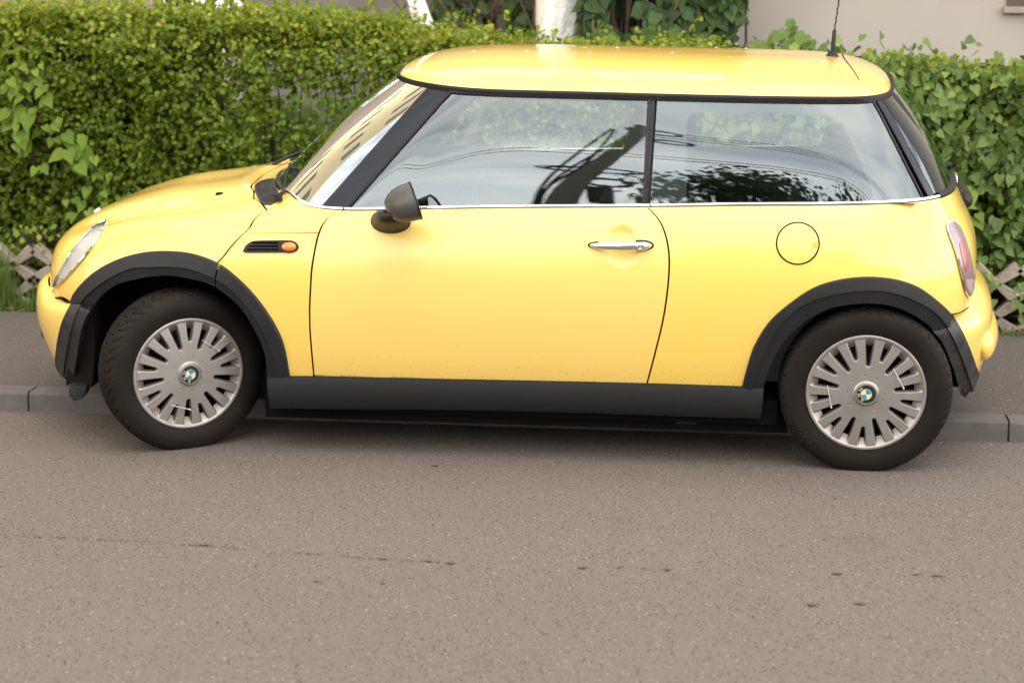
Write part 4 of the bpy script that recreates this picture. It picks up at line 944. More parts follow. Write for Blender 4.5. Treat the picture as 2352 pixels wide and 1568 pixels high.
# ------------------------------------------------------------------ wheels
RT_, WT = .304, .088                        # tyre radius, half width
def tyre_mesh():
    prof = []                               # (radius, a) from inner bead across the tread to the outer bead; outer face looks to -a
    half_ = [(.192, -.060), (.196, -.070), (.203, -.076), (.212, -.0795), (.225, -.084), (.235, -.0855), (.245, -.087), (.255, -.0872), (.265, -.0858), (.276, -.083), (.283, -.0805), (.289, -.078), (.294, -.0745), (.2985, -.069), (.3015, -.063)]
    tread = [(.3030, -.058), (.3030, -.053), (.3033, -.046), (.3037, -.038), (.3038, -.0365), (.304, -.031), (.3040, -.029), (.304, -.020), (.304, -.012), (.304, -.0105), (.304, -.004), (.304, .004), (.304, .0105), (.304, .012), (.304, .020), (.304, .029), (.304, .031), (.3038, .0365), (.3037, .038), (.3033, .046), (.3030, .053), (.3030, .058)]
    prof = half_+tread+[(r, -a) for r, a in half_[::-1]]
    n = 720; V = np.zeros((len(prof), n, 3)); th = np.linspace(0, 2*np.pi, n, endpoint=False)
    for i, (r, a) in enumerate(prof):
        rr = np.full(n, r); aa = abs(a)
        if aa < .083 and r > .278:          # lateral slots, V shaped, and the ring grooves
            k = 46
            ph = (th*k/(2*np.pi)+aa*34+(.5 if a > 0 else 0)) % 1
            slot = (ph < .26) if aa > .036 else (((th*k/(2*np.pi)+aa*60) % 1) < .14)
            d = .0085 if aa < .07 else .0085*max(0, (.083-aa)/.013)
            rr = rr-np.where(slot, d, 0)
            sip = ((th*k*3/(2*np.pi)+aa*70) % 1) < .18
            if aa < .062: rr = rr-np.where(sip & ~slot, .0012, 0)
        if .0104 < aa < .0122 or .0288 < aa < .0312: pass
        if .012 <= aa <= .0121 or .0309 <= aa <= .0311: pass
        V[i, :, 0] = rr*np.cos(th); V[i, :, 1] = a; V[i, :, 2] = rr*np.sin(th)
    for i, (r, a) in enumerate(prof):       # circumferential grooves
        if r > .3029 and (.0365 <= abs(a) <= .038 or .0104 <= abs(a) <= .0121):
            s_ = .2955/np.hypot(V[i, :, 0], V[i, :, 2]); V[i, :, 0] *= s_; V[i, :, 2] *= s_
    # flattened where it meets the ground
    fl = -.2912; low = V[..., 2] < fl; V[..., 2] = np.where(low, fl+(V[..., 2]-fl)*.12, V[..., 2])
    m = len(prof); Fc = [(i*n+k, i*n+(k+1) % n, (i+1)*n+(k+1) % n, (i+1)*n+k) for i in range(m-1) for k in range(n)]
    me = mesh('tyre', V.reshape(-1, 3), Fc, True); bm = bmesh.new(); bm.from_mesh(me); bmesh.ops.recalc_face_normals(bm, faces=bm.faces)
    for e in bm.edges:
        if len(e.link_faces) == 2 and e.calc_face_angle(0) > R(28): e.smooth = False
    bm.to_mesh(me); bm.free(); return me
def cover_mesh():
    nr, nt_ = 74, 1080
    r = np.concatenate([np.linspace(.034, .058, 8), np.linspace(.060, .072, 13), np.linspace(.075, .088, 5), np.linspace(.090, .2125, nr-10)]); th = np.linspace(0, 2*np.pi, nt_, endpoint=False)
    rr, tt_ = np.meshgrid(r, th, indexing='ij')
    a = np.degrees(tt_) % 40; dl = np.minimum(np.abs(a-0), 40-a); ds = np.abs(a-20)
    long_ = dl < 10
    d = np.radians(np.where(long_, dl, ds))*rr
    rin = np.where(long_, .105, .131); w0 = np.where(long_, .0085, .0075)
    hw = w0+np.clip((rr-rin)/(.204-rin), 0, 1)*np.where(long_, .0105, .0100)
    sd_ = np.where(rr < rin, np.hypot(d, rin-rr)-w0, d-hw)                    # distance to the slot edge, < 0 inside
    dish = -.010*np.clip(1-(rr/.15)**2, 0, 1)*0 + .014*(np.clip(rr/.2, 0, 1)**2)  # the face falls back a little to the rim
    depth = np.interp(rr, [.10, .13, .168, .174, .195, .1975], [.016, .019, .022, .018, .003, 0])
    k = sstep(.0015, -.0065, sd_); z = -.012+dish*.5+depth*k
    rimz = sstep(.198, .2005, rr)*(1-sstep(.209, .2125, rr)); z = z-.0035*rimz+.010*sstep(.209, .2125, rr)
    z = z-.006*sstep(.046, .039, rr)+.0*rr                                      # raised hub ring
    # nine small vent dots
    da = ((np.degrees(tt_)-10) % 40); da = np.radians(np.minimum(da, 40-da))*rr; z = z+.004*sstep(.0036, .0026, np.hypot(da, rr-.066))
    hole = (sd_ < -.0042) & (rr < .170) & (rr > .10)
    V = np.stack([rr*np.cos(tt_), z, rr*np.sin(tt_)], -1).reshape(-1, 3)
    n = nt_; Fc = []
    H = hole
    for i in range(len(r)-1):
        for k_ in range(n):
            k1 = (k_+1) % n
            if H[i, k_] and H[i+1, k_] and H[i, k1] and H[i+1, k1]: continue
            Fc.append((i*n+k_, i*n+k1, (i+1)*n+k1, (i+1)*n+k_))
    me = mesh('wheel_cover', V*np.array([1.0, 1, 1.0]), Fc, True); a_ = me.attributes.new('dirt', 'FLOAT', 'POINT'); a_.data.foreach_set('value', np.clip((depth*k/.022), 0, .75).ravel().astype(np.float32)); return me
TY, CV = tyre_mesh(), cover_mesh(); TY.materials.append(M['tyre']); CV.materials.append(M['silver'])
bd = MB().lathe([(.185, -.058), (.188, -.03), (.18, .02), (.10, .015), (.06, -.005), (.0001, -.006)], 64, 'Y')
for k in range(10):
    a = 2*math.pi*k/10; bd.tube([(.145*math.cos(a), -.01, .145*math.sin(a)), (.145*math.cos(a), .02, .145*math.sin(a))], .012, 8)
RIM = bd.me('steel_rim'); RIM.materials.append(mat('dark_steel_rim', (.014, .013, .013), .6, .3))

def join(name, items, smooth=True):
    """one mesh from several shapes, each with its own material"""
    V, Fc, mi, ms = [], [], [], []
    for mb, m in items:
        if m not in ms: ms.append(m)
        b = len(V); V += list(mb.v); Fc += [tuple(i+b for i in f) for f in mb.f]; mi += [ms.index(m)]*len(mb.f)
    me = mesh(name, V, Fc, False)
    for m in ms: me.materials.append(m)
    me.polygons.foreach_set('material_index', mi); me.update(); return me
def sectors(ks, y):
    mb = MB()
    for k in ks:
        n = 14; P = [(0, y, 0)]+[(.0185*math.cos(math.pi/2*k+math.pi/2*i/n), y, .0185*math.sin(math.pi/2*k+math.pi/2*i/n)) for i in range(n+1)]
        mb.add(P, [(0, i, i+1) for i in range(1, n+1)])
    return mb
def text_mesh(body_, size, ext=.0003, res=3):
    cu = bpy.data.curves.new('letters', 'FONT'); cu.body = body_; cu.size = size; cu.align_x = 'CENTER'; cu.extrude = ext; cu.resolution_u = res
    o = bpy.data.objects.new('letters', cu); C.objects.link(o); dg_ = bpy.context.evaluated_depsgraph_get(); me = bpy.data.meshes.new_from_object(o.evaluated_get(dg_))
    V = np.array([v.co[:] for v in me.vertices]); Fc = [tuple(q.vertices) for q in me.polygons]; bpy.data.objects.remove(o); bpy.data.curves.remove(cu); bpy.data.meshes.remove(me); return V, Fc
def arc_text(word, size, rad, ang0, y, ext=.0004, stretch=1.):
    """letters on a circle in the wheel plane, read clockwise from ang0 as seen from outside"""
    V, Fc = text_mesh(word, size, ext); x = (V[:, 0]-V[:, 0].min())*stretch; ang = R(ang0)-x/rad; r = rad+V[:, 1]
    return MB().add(np.stack([r*np.cos(ang), y-V[:, 2], r*np.sin(ang)], 1), Fc)
lt = MB()
for ch, a in (('B', 140), ('M', 90), ('W', 40)):
    V, Fc = text_mesh(ch, .0135, .0002); c_ = (V[:, 0].max()+V[:, 0].min())/2; a = R(a)
    t0 = np.array([math.sin(a), -math.cos(a)]); r0 = np.array([math.cos(a), math.sin(a)]); P2 = np.outer((V[:, 0]-c_)*1.15, t0)+np.outer(.0212+V[:, 1], r0)
    lt.add(np.stack([P2[:, 0], -.0238-V[:, 2], P2[:, 1]], 1), Fc)
BADGE = join('wheel_badge', [(MB().lathe([(.0001, -.0232), (.0330, -.0230), (.0334, -.02)], 48, 'Y'), M['enamel_black']), (sectors((1, 3), -.0240), M['enamel_blue']), (sectors((0, 2), -.0240), M['enamel_white']),
    (MB().lathe([(.0182, -.0238), (.0188, -.0244), (.0196, -.0238)], 40, 'Y'), M['enamel_white']), (lt, M['enamel_white']),
    (MB().lathe([(.0330, -.022), (.0345, -.0238), (.0375, -.0232), (.040, -.019), (.041, -.012)], 64, 'Y'), M['badge_ring'])])
LETTER = mat('raised_rubber', (.018, .0145, .0125), .5, spec=.2)
def wheel(x, y, z, spin, steer=0., flip=False, ties=(), words=()):
    root = part('wheel', RIM, None); root.location = (x, y, z); root.rotation_euler = (0, 0, R(steer)+(math.pi if flip else 0))
    obj('tyre', TY, None, root)
    cv = obj('wheel_cover', CV, None, root); cv.location = (0, -.076, 0); cv.rotation_euler = (0, -R(spin[0]), 0)
    b_ = obj('wheel_badge', BADGE, None, root); b_.location = (0, -.076, 0); b_.rotation_euler = (0, -R(spin[1]), 0)
    for (x0, z0, x1, z1) in ties:
        mb = MB().tube([(x0, -.076, z0), (x0, -.0915, z0), ((x0+x1)/2, -.0925, (z0+z1)/2), (x1, -.0915, z1), (x1, -.076, z1)], .0017, 8); mb.lathe([(.0001, -.004), (.0032, -.003), (.0035, .003)], 10, 'Y'); k = len(mb.v)-30
        mb.v[k:] = [(a+x1, b-.0915, c+z1) for a, b, c in mb.v[k:]]; obj('cable_tie', mb.me('cable_tie'), M['zip_tie'], root)
    for wd in words:
        q = arc_text(*wd); obj('tyre_lettering', mesh('tyre_lettering', q.v, q.f, False), LETTER, root)
    return root
WZ = .291
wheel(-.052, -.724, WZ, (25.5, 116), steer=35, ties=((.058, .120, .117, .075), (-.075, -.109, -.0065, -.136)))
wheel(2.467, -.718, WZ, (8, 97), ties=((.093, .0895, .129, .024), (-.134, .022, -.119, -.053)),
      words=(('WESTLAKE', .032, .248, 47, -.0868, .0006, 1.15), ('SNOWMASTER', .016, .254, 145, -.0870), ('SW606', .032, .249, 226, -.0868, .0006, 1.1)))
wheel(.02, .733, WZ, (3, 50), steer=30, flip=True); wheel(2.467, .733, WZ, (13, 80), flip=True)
# ------------------------------------------------------------------ ground
def plane(name, x0, x1, y0, y1, z, m, nx=1, ny=1):
    mb = MB().grid(np.array([[(x, y, z) for y in np.linspace(y0, y1, ny+1)] for x in np.linspace(x0, x1, nx+1)])); me = mb.me(name, smooth=False, fix=False)
    if me.polygons[0].normal.z < 0: me.flip_normals()
    return obj(name, me, m)
def asphalt(name, base, warm, crack=False, sc=1.):
    m = mat(name, base, .85); n = m.node_tree.nodes; l = m.node_tree.links; b = n['Principled BSDF']; b.inputs['Specular IOR Level'].default_value = .25
    t = n.new('ShaderNodeTexCoord')
    def noise(s, d=3, r=.5, vec=None):
        z = n.new('ShaderNodeTexNoise'); z.inputs['Scale'].default_value = s; z.inputs['Detail'].default_value = d; z.inputs['Roughness'].default_value = r; l.new(vec or t.outputs['Object'], z.inputs['Vector']); return z.outputs[0]
    def ramp(v, p0, p1, c0, c1):
        r = n.new('ShaderNodeValToRGB'); r.color_ramp.elements[0].position = p0; r.color_ramp.elements[1].position = p1; r.color_ramp.elements[0].color = (*c0, 1); r.color_ramp.elements[1].color = (*c1, 1); l.new(v, r.inputs[0]); return r.outputs[0]
    def mix(f, a, b_):
        x = n.new('ShaderNodeMix'); x.data_type = 'RGBA'
        (l.new(f, x.inputs['Factor']) if not isinstance(f, float) else setattr(x.inputs['Factor'], 'default_value', f))
        l.new(a, x.inputs['A']) if not isinstance(a, tuple) else setattr(x.inputs['A'], 'default_value', (*a, 1))
        l.new(b_, x.inputs['B']) if not isinstance(b_, tuple) else setattr(x.inputs['B'], 'default_value', (*b_, 1))
        return x.outputs['Result']
    big = ramp(noise(.7*sc, 5, .6), .35, .65, base, warm)
    # aggregate: stones of different brightness
    vo = n.new('ShaderNodeTexVoronoi'); vo.inputs['Scale'].default_value = 210*sc; l.new(t.outputs['Object'], vo.inputs['Vector'])
    sep = n.new('ShaderNodeSeparateColor'); l.new(vo.outputs['Color'], sep.inputs[0])
    st_ = ramp(sep.outputs[0], .0, 1., tuple(c*.90 for c in base), tuple(c*1.10 for c in warm))
    c = mix(.55, big, st_)
    f1 = n.new('ShaderNodeMath'); f1.operation = 'GREATER_THAN'; f1.inputs[1].default_value = .99; l.new(sep.outputs[1], f1.inputs[0])
    c = mix(f1.outputs[0], c, (.26, .23, .20))
    f2 = n.new('ShaderNodeMath'); f2.operation = 'LESS_THAN'; f2.inputs[1].default_value = .05; l.new(sep.outputs[2], f2.inputs[0])
    c = mix(f2.outputs[0], c, tuple(x*.35 for x in base))
    dk = n.new('ShaderNodeMapRange'); dk.inputs['From Min'].default_value = .62; dk.inputs['From Max'].default_value = .72; dk.inputs['To Max'].default_value = .35; l.new(noise(2.3*sc, 8, .65), dk.inputs['Value'])
    c = mix(dk.outputs[0], c, tuple(x*.6 for x in base))
    l.new(c, b.inputs['Base Color'])
    k = n.new('ShaderNodeBump'); k.inputs['Strength'].default_value = .35; k.inputs['Distance'].default_value = .003
    l.new(noise(170*sc, 3), k.inputs['Height']); l.new(k.outputs[0], b.inputs['Normal'])
    return m
M['road'] = asphalt('road_asphalt', (.112, .095, .083), (.129, .109, .095))
M['pave'] = asphalt('pavement_asphalt', (.078, .068, .063), (.096, .082, .074))
KY = -.302; KZ = .083
o = plane('ground', -300, 300, -300, 300, -.03, mat('far_ground', (.12, .11, .09), .9)); tag(o, None, None, kind='structure')
o = plane('road', -60, 60, -12, KY+.03, 0, M['road']); tag(o, None, None, kind='structure')
# kerb of concrete lengths with open joints
M['kerb'] = mat('kerb_concrete', (.085, .078, .074), .85, noise=(14, .6, (.13, .115, .105)), bump=(120, .35, .003))
joints = [at_z(66, 917, .05)[0], at_z(2321, 992, .05)[0]]
step = (joints[1]-joints[0])/3
x0 = joints[0]-step*6; mb = MB()
for k in range(16):
    a, b = x0+k*step+.004, x0+(k+1)*step-.004
    mb.grid(np.array([[(x, KY-.002, -.02), (x, KY, .03), (x, KY+.004, KZ-.012), (x, KY+.012, KZ-.002), (x, KY+.10, KZ+.001), (x, KY+.10, -.02)] for x in np.linspace(a, b, 8)]))
    for x in (a, b): mb.add([(x, KY-.002, -.02), (x, KY, .03), (x, KY+.004, KZ-.012), (x, KY+.012, KZ-.002), (x, KY+.10, KZ+.001), (x, KY+.10, -.02)], [tuple(range(6))])
mb.box(-14, 14, KY+.02, KY+.095, -.02, KZ-.012)
o = obj('kerb', mb.me('kerb', sharp=30), M['kerb']); tag(o, None, None, kind='structure')
o = plane('pavement', -60, 60, KY+.10, 1.47, KZ, M['pave']); tag(o, None, None, kind='structure')
M['soil'] = mat('garden_soil', (.07, .05, .035), .95, noise=(20, .8, (.035, .03, .018)), bump=(40, .8, .02))
o = plane('soil', -60, 60, 1.42, 40, KZ-.004, M['soil']); tag(o, None, None, kind='structure')
# the crack and patches that run along the road
M['crack'] = mat('crack_tar', (.030, .026, .024), .8)
cr = [(0, 1230), (180, 1237), (380, 1248), (560, 1262), (700, 1272), (860, 1284), (1040, 1294)]
C3 = np.array([at_z(x, y, 0.) for x, y in resample(catmull(cr, 8), 150)]); mb = MB(); r_ = random.Random(3)
for i in range(len(C3)-1):
    if r_.random() < .38: continue
    a, b = C3[i], C3[i]+(C3[i+1]-C3[i])*r_.uniform(.5, 1.1); w_ = r_.uniform(.002, .0045); j = r_.uniform(-.006, .006)
    mb.add([(a[0], a[1]-w_*.3+j, .004), (b[0], b[1]-w_+j, .004), (b[0], b[1]+w_+j, .004), (a[0], a[1]+w_*.4+j, .004)], [(0, 1, 2, 3)])
o = obj('road_crack', mb.me('road_crack', smooth=False), M['crack']); tag(o, None, None, kind='structure')
mb = MB()
for px, py, rx in [(468, 1252, .035), (880, 1284, .022), (985, 1289, .03), (1036, 1294, .03), (1338, 1304, .028), (1425, 1303, .02), (1478, 1306, .026), (1532, 1309, .028), (1922, 1318, .032), (2106, 1320, .022), (2155, 1323, .034), (1972, 1387, .03), (1868, 1390, .03), (1000, 1070, .03), (1590, 1068, .02), (880, 1340, .018), (1918, 1145, .016), (727, 1336, .02)]:
    p = at_z(px, py, 0); n_ = 14; rx *= .5; mb.add([(p[0]+rx*(1+.5*r_.uniform(-1, 1))*math.cos(2*math.pi*k/n_), p[1]+rx*.55*(1+.5*r_.uniform(-1, 1))*math.sin(2*math.pi*k/n_), .0042) for k in range(n_)], [tuple(range(n_))])
o = obj('road_pits', mb.me('road_pits', smooth=False), mat('pit_tar', (.074, .062, .054), .85)); tag(o, None, None, kind='structure')
# grit scattered in the gutter
mb = MB()
for k in range(90):
    x = r_.uniform(-1.4, 3.6); y = KY-abs(r_.gauss(0, .12))-.01 if k < 90 else r_.uniform(-2.6, -.5); s_ = r_.uniform(.0012, .0035)
    mb.add([(x-s_, y, .0005), (x, y-s_, .0005), (x+s_, y+s_*.3, .0005), (x, y+s_, s_*1.2), ], [(0, 1, 3), (1, 2, 3), (2, 0, 3)])
o = obj('grit', mb.me('grit', smooth=False), mat('pale_grit', (.34, .29, .25), .9)); tag(o, 'pale grit scattered along the gutter', 'grit', kind='stuff')

# ------------------------------------------------------------------ leaves
def leaf_mat(name, c0, c1, c2, transl=.35, rough=.5):
    m = bpy.data.materials.new(name); m.use_nodes = True; n = m.node_tree.nodes; l = m.node_tree.links; n.clear()
    o = n.new('ShaderNodeOutputMaterial'); g = n.new('ShaderNodeNewGeometry'); r = n.new('ShaderNodeValToRGB')
    r.color_ramp.elements[0].color = (*c0, 1); r.color_ramp.elements[1].color = (*c2, 1); e = r.color_ramp.elements.new(.55); e.color = (*c1, 1)
    b = n.new('ShaderNodeBsdfPrincipled'); b.inputs['Roughness'].default_value = rough; b.inputs['Specular IOR Level'].default_value = .35; t = n.new('ShaderNodeBsdfTranslucent'); x = n.new('ShaderNodeMixShader'); x.inputs[0].default_value = transl
    at = n.new('ShaderNodeAttribute'); at.attribute_name = 'young'; at.attribute_type = 'GEOMETRY'
    ad = n.new('ShaderNodeMath'); ad.operation = 'ADD'; mu = n.new('ShaderNodeMath'); mu.operation = 'MULTIPLY'; mu.inputs[1].default_value = .65
    l.new(g.outputs['Random Per Island'], mu.inputs[0]); l.new(mu.outputs[0], ad.inputs[0]); l.new(at.outputs['Fac'], ad.inputs[1])
    l.new(ad.outputs[0], r.inputs[0]); l.new(r.outputs[0], b.inputs['Base Color']); l.new(r.outputs[0], t.inputs[0])
    l.new(b.outputs[0], x.inputs[1]); l.new(t.outputs[0], x.inputs[2]); l.new(x.outputs[0], o.inputs[0]); return m
# leaf outlines: (along, across, droop)
OVAL = (np.array([(0, 0, 0), (.22, .30, .05), (.55, .40, .08), (.85, .22, .05), (1, 0, 0), (.85, -.22, .05), (.55, -.40, .08), (.22, -.30, .05), (.5, 0, -.02)]), [(8, 0, 1), (8, 1, 2), (8, 2, 3), (8, 3, 4), (8, 4, 5), (8, 5, 6), (8, 6, 7), (8, 7, 0)])
SMALL = (np.array([(0, 0, 0), (.35, .38, .08), (.75, .30, .07), (1, 0, 0), (.75, -.30, .07), (.35, -.38, .08)]), [(0, 1, 2, 3), (0, 3, 4, 5)])
HEART = (np.array([(.0, 0, 0), (-.10, .20, .03), (-.05, .36, .06), (.18, .45, .08), (.45, .38, .06), (.72, .20, .02), (1.05, 0, -.06), (.72, -.20, .02), (.45, -.38, .06), (.18, -.45, .08), (-.05, -.36, .06), (-.10, -.20, .03), (.5, 0, -.03)]), [(12, i, (i+1) % 12) for i in range(12)])
def leaves(name, P, D, Nn, size, shape, young, m, parent=None):
    """P positions, D directions of the midrib, Nn face normals, size per leaf"""
    T, Fc = shape; n = len(P); D = D/np.linalg.norm(D, axis=1)[:, None]; A = np.cross(Nn, D); A /= np.linalg.norm(A, axis=1)[:, None]+1e-9; U = np.cross(D, A)
    V = P[:, None]+size[:, None, None]*(T[None, :, 0:1]*D[:, None]+T[None, :, 1:2]*A[:, None]+T[None, :, 2:3]*U[:, None])
    k = len(T); V = V.reshape(-1, 3)
    fl = np.array([len(f) for f in Fc]); lp = np.concatenate([np.array(f) for f in Fc]); nl = len(lp)
    loops = (lp[None]+np.arange(n)[:, None]*k).ravel(); starts = np.r_[0, np.cumsum(np.tile(fl, n))[:-1]]
    me = bpy.data.meshes.new(name); me.vertices.add(len(V)); me.vertices.foreach_set('co', V.ravel().astype(np.float32)); me.loops.add(len(loops)); me.loops.foreach_set('vertex_index', loops.astype(np.int32))
    me.polygons.add(len(fl)*n); me.polygons.foreach_set('loop_start', starts.astype(np.int32)); me.polygons.foreach_set('loop_total', np.tile(fl, n).astype(np.int32))
    me.update(calc_edges=True); me.polygons.foreach_set('use_smooth', [True]*len(me.polygons))
    a = me.attributes.new('young', 'FLOAT', 'POINT'); a.data.foreach_set('value', np.repeat(young, k).astype(np.float32))
    return obj(name, me, m, parent)
def unit(a): return a/(np.linalg.norm(a, axis=1)[:, None]+1e-9)
def lumpy(x, z, s=1., ph=0.):
    return (np.sin(3.1*s*x+1.3+ph)*np.sin(4.3*s*z+.7*x+ph)+.6*np.sin(7.7*s*x+2.1*z+ph)*np.sin(6.1*s*z+1.9+ph)+.4*np.sin(15*s*x+ph*2)*np.sin(13*s*z+2*x))/2
M['leaf'] = leaf_mat('privet_leaf', (.090, .150, .011), (.195, .27, .02), (.40, .385, .045), .45)
M['leaf_big'] = leaf_mat('lilac_leaf', (.075, .130, .026), (.125, .20, .038), (.22, .28, .05), .3)
M['leaf_lime'] = leaf_mat('lime_leaf', (.11, .20, .016), (.16, .25, .02), (.22, .30, .03), .45)
M['leaf_dark'] = leaf_mat('ivy_and_backlit_leaf', (.02, .05, .012), (.04, .085, .018), (.10, .17, .035), .3)
M['twig'] = mat('brown_twig', (.055, .036, .024), .85, noise=(30, .5, (.11, .08, .055)))
M['core'] = mat('shaded_inside', (.016, .014, .008), .95)  # near-black filler colour for the shaded inside of hedge and shrub
def hedge(label, x0, x1, top, yf, yb, n, size, shape, m, core=True, seed=1, holes=None, young=1., zlow=.18, droop=.0, dens_top=.33, twigs=90, cut=(.05, .05), group='hedges along the pavement'):
    g = np.random.default_rng(seed); root = None
    topf = top if callable(top) else (lambda x: np.full(np.shape(x), top))
    nt_ = int(n*dens_top); nf = n-nt_
    x = g.uniform(x0, x1, nf); z = zlow+(topf(x)+.02-zlow)*g.random(nf)**.9; dep = np.abs(g.normal(0, .09, nf))
    y = yf+.11*lumpy(x, z, 1.1, seed)+dep-.03+.10*sstep(.25, .0, topf(x)-z)**2
    P = np.stack([x, y, z], 1); Nn = unit(np.stack([g.normal(0, .55, nf), -np.ones(nf), .55+g.normal(0, .5, nf)], 1))
    x = g.uniform(x0, x1, nt_); y = yf+.02+(yb-yf)*g.random(nt_); z = topf(x)+.035*lumpy(x, y*1.5, 1.4, seed+2)-np.abs(g.normal(0, .06, nt_))+.02
    spr = g.random(nt_) < .16; z = z+np.where(spr, g.random(nt_)**2*.12, 0)
    P = np.vstack([P, np.stack([x, y, z], 1)]); Nn = np.vstack([Nn, unit(np.stack([g.normal(0, .6, nt_), -.5+g.normal(0, .5, nt_), 1+0*x], 1))])
    c = lumpy(P[:, 0]*1.9, (P[:, 2]+P[:, 1])*1.9, 1.6, seed+7); k = g.random(len(P)) < np.clip(.72+.75*c, .12, 1); P, Nn = P[k], Nn[k]
    # every point carries a short twig of leaves
    if shape is SMALL:
        m_ = 6; k = g.permutation(len(P))[:int(len(P)*1.25/m_)]; B, Bn = P[k], Nn[k]; Td = unit(Bn*.8+g.normal(0, .55, B.shape)+np.array([0, 0, .45])); L_ = g.uniform(.04, .11, len(B))
        t_ = np.linspace(.1, 1, m_); P = (B[:, None]+Td[:, None]*(L_[:, None]*t_)[..., None]).reshape(-1, 3)+g.normal(0, .006, (len(B)*m_, 3)); Nn = unit(np.repeat(Bn, m_, 0)+g.normal(0, .55, P.shape))
    if holes is not None:
        k = g.random(len(P)) > holes(P); P, Nn = P[k], Nn[k]
    D = unit(np.cross(Nn, unit(g.normal(0, 1, (len(P), 3))))); D[:, 2] -= droop; D = unit(D)
    sz = size*g.uniform(.65, 1.25, len(P)); tz = topf(P[:, 0])
    yg = young*(.55*sstep(.36, .0, tz-P[:, 2])*g.random(len(P))+.15*(g.random(len(P)) < .15)-.10)
    o = leaves('hedge', P, D, Nn, sz, shape, yg, m); tag(o, label, 'hedge', group)
    mb = MB(); r = random.Random(seed)
    for _ in range(twigs):
        xx = r.uniform(x0, x1); yy = r.uniform(yf+.16, yb-.05); zt = float(topf(np.array([xx]))[0])
        pts = [(xx, yy, .07)]
        for q in range(1, 5): pts.append((pts[-1][0]+r.gauss(0, .05), pts[-1][1]+r.gauss(0, .04), .07+(zt-.05-.07)*q/4))
        mb.tube(pts, [.009, .008, .006, .004, .002], 5)
    if twigs: part('stems', mb.me('stems', fix=False), M['twig'], o); 
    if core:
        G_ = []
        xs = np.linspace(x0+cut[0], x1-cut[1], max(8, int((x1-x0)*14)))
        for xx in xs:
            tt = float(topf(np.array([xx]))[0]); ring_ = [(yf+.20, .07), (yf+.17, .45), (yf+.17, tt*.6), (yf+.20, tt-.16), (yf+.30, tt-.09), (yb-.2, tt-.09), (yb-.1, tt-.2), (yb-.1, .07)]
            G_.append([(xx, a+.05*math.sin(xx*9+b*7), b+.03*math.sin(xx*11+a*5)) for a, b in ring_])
        mb = MB().grid(np.array(G_)); mb.add(G_[0], [tuple(range(8))]); mb.add(G_[-1], [tuple(range(8))]); part('dark_core', mb.me('dark_core', fix=False), M['core'], o)  # solid dark filler that stops the view through, not modelled branches
    return o
YF = 1.86
def topL(x): return 1.545-.055*sstep(-1.3, .1, x)-.05*sstep(-.1, 1.2, x)
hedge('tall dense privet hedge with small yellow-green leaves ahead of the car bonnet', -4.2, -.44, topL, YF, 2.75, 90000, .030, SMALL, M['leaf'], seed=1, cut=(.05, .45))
def thin(P):
    z = P[:, 2]; a = np.where(z < 1.22, .80, .0); a = np.where((z < 1.30) & (z > 1.2), .35, a); return a
hedge('thin see-through stretch of privet hedge above long grass beside the windscreen', -.52, .26, lambda x: topL(x), YF+.05, 2.6, 19000, .030, SMALL, M['leaf'], core=False, seed=2, holes=thin, twigs=9)
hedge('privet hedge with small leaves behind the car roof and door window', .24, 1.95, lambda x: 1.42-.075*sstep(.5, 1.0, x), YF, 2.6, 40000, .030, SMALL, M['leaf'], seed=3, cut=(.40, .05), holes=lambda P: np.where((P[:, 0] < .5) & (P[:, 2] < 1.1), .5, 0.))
def topR(x): return 1.36-.05*sstep(2.2, 3.4, x)+.015*np.sin(5*x)
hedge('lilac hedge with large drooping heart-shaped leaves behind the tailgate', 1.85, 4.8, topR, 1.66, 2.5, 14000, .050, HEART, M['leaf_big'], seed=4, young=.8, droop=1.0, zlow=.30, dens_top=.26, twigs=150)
g = np.random.default_rng(12); P = []; 
for k in range(5200):
    pass
n = 5200; x = g.uniform(1.9, 4.6, n); z = .5+(topR(x)-.45)*g.random(n); P = np.stack([x, 1.72+.08*lumpy(x, z, 1.7, 3)+np.abs(g.normal(0, .08, n)), z], 1); kk = g.random(n) < (.35+.65*(z > 1.0)); P = P[kk]; n = len(P)
Nn = unit(np.stack([g.normal(0, .6, n), -np.ones(n), .6+g.normal(0, .5, n)], 1)); o = leaves('hedge_seedlings', P, unit(np.cross(Nn, g.normal(0, 1, (n, 3)))), Nn, .032*g.uniform(.7, 1.3, n), SMALL, .3*g.random(n), M['leaf']); tag(o, 'small privet leaves growing through the heart-leaved hedge', 'foliage', kind='stuff')
# lime shoots with big leaves in the privet
def shoot(label, spots, y, size, m, cat='plant', shape=HEART, name='lime_shoot', seed=5, group=None, stems=True, lean=.5):
    g = np.random.default_rng(seed); P, D, Nn, sz = [], [], [], []
    rr = random.Random(seed); spots = [q for s in spots for q in (s, (s[0]+rr.uniform(-14, 14), s[1]+rr.uniform(-14, 14), s[2]*.72))]
    for px, py, s_ in spots:
        p = at_y(px, py, y+g.normal(0, .025)); P.append(p); a = g.normal(0, .5); D.append((math.sin(a), -.35, -lean-g.random()*.5)); Nn.append((g.normal(0, .25), -1, .9)); sz.append(size*s_*g.uniform(.85, 1.15))
    o = leaves(name, np.array(P), np.array(D), unit(np.array(Nn)), np.array(sz), shape, .4*g.random(len(P)), m); tag(o, label, cat, group)
    if stems:
        Q = np.array(P); bx, by_ = Q[:, 0].mean(), Q[:, 1].max()+.28; mb = MB(); zb = KZ
        for p in Q[::2]: mb.tube(catmull([(bx, by_, zb), (bx*.6+p[0]*.4, by_, zb+(p[2]-zb)*.55), tuple(p)], 4), [.006]*8+[.0025], 5)
        part('stem', mb.me('stem', fix=False), M['twig'], o)
    return o
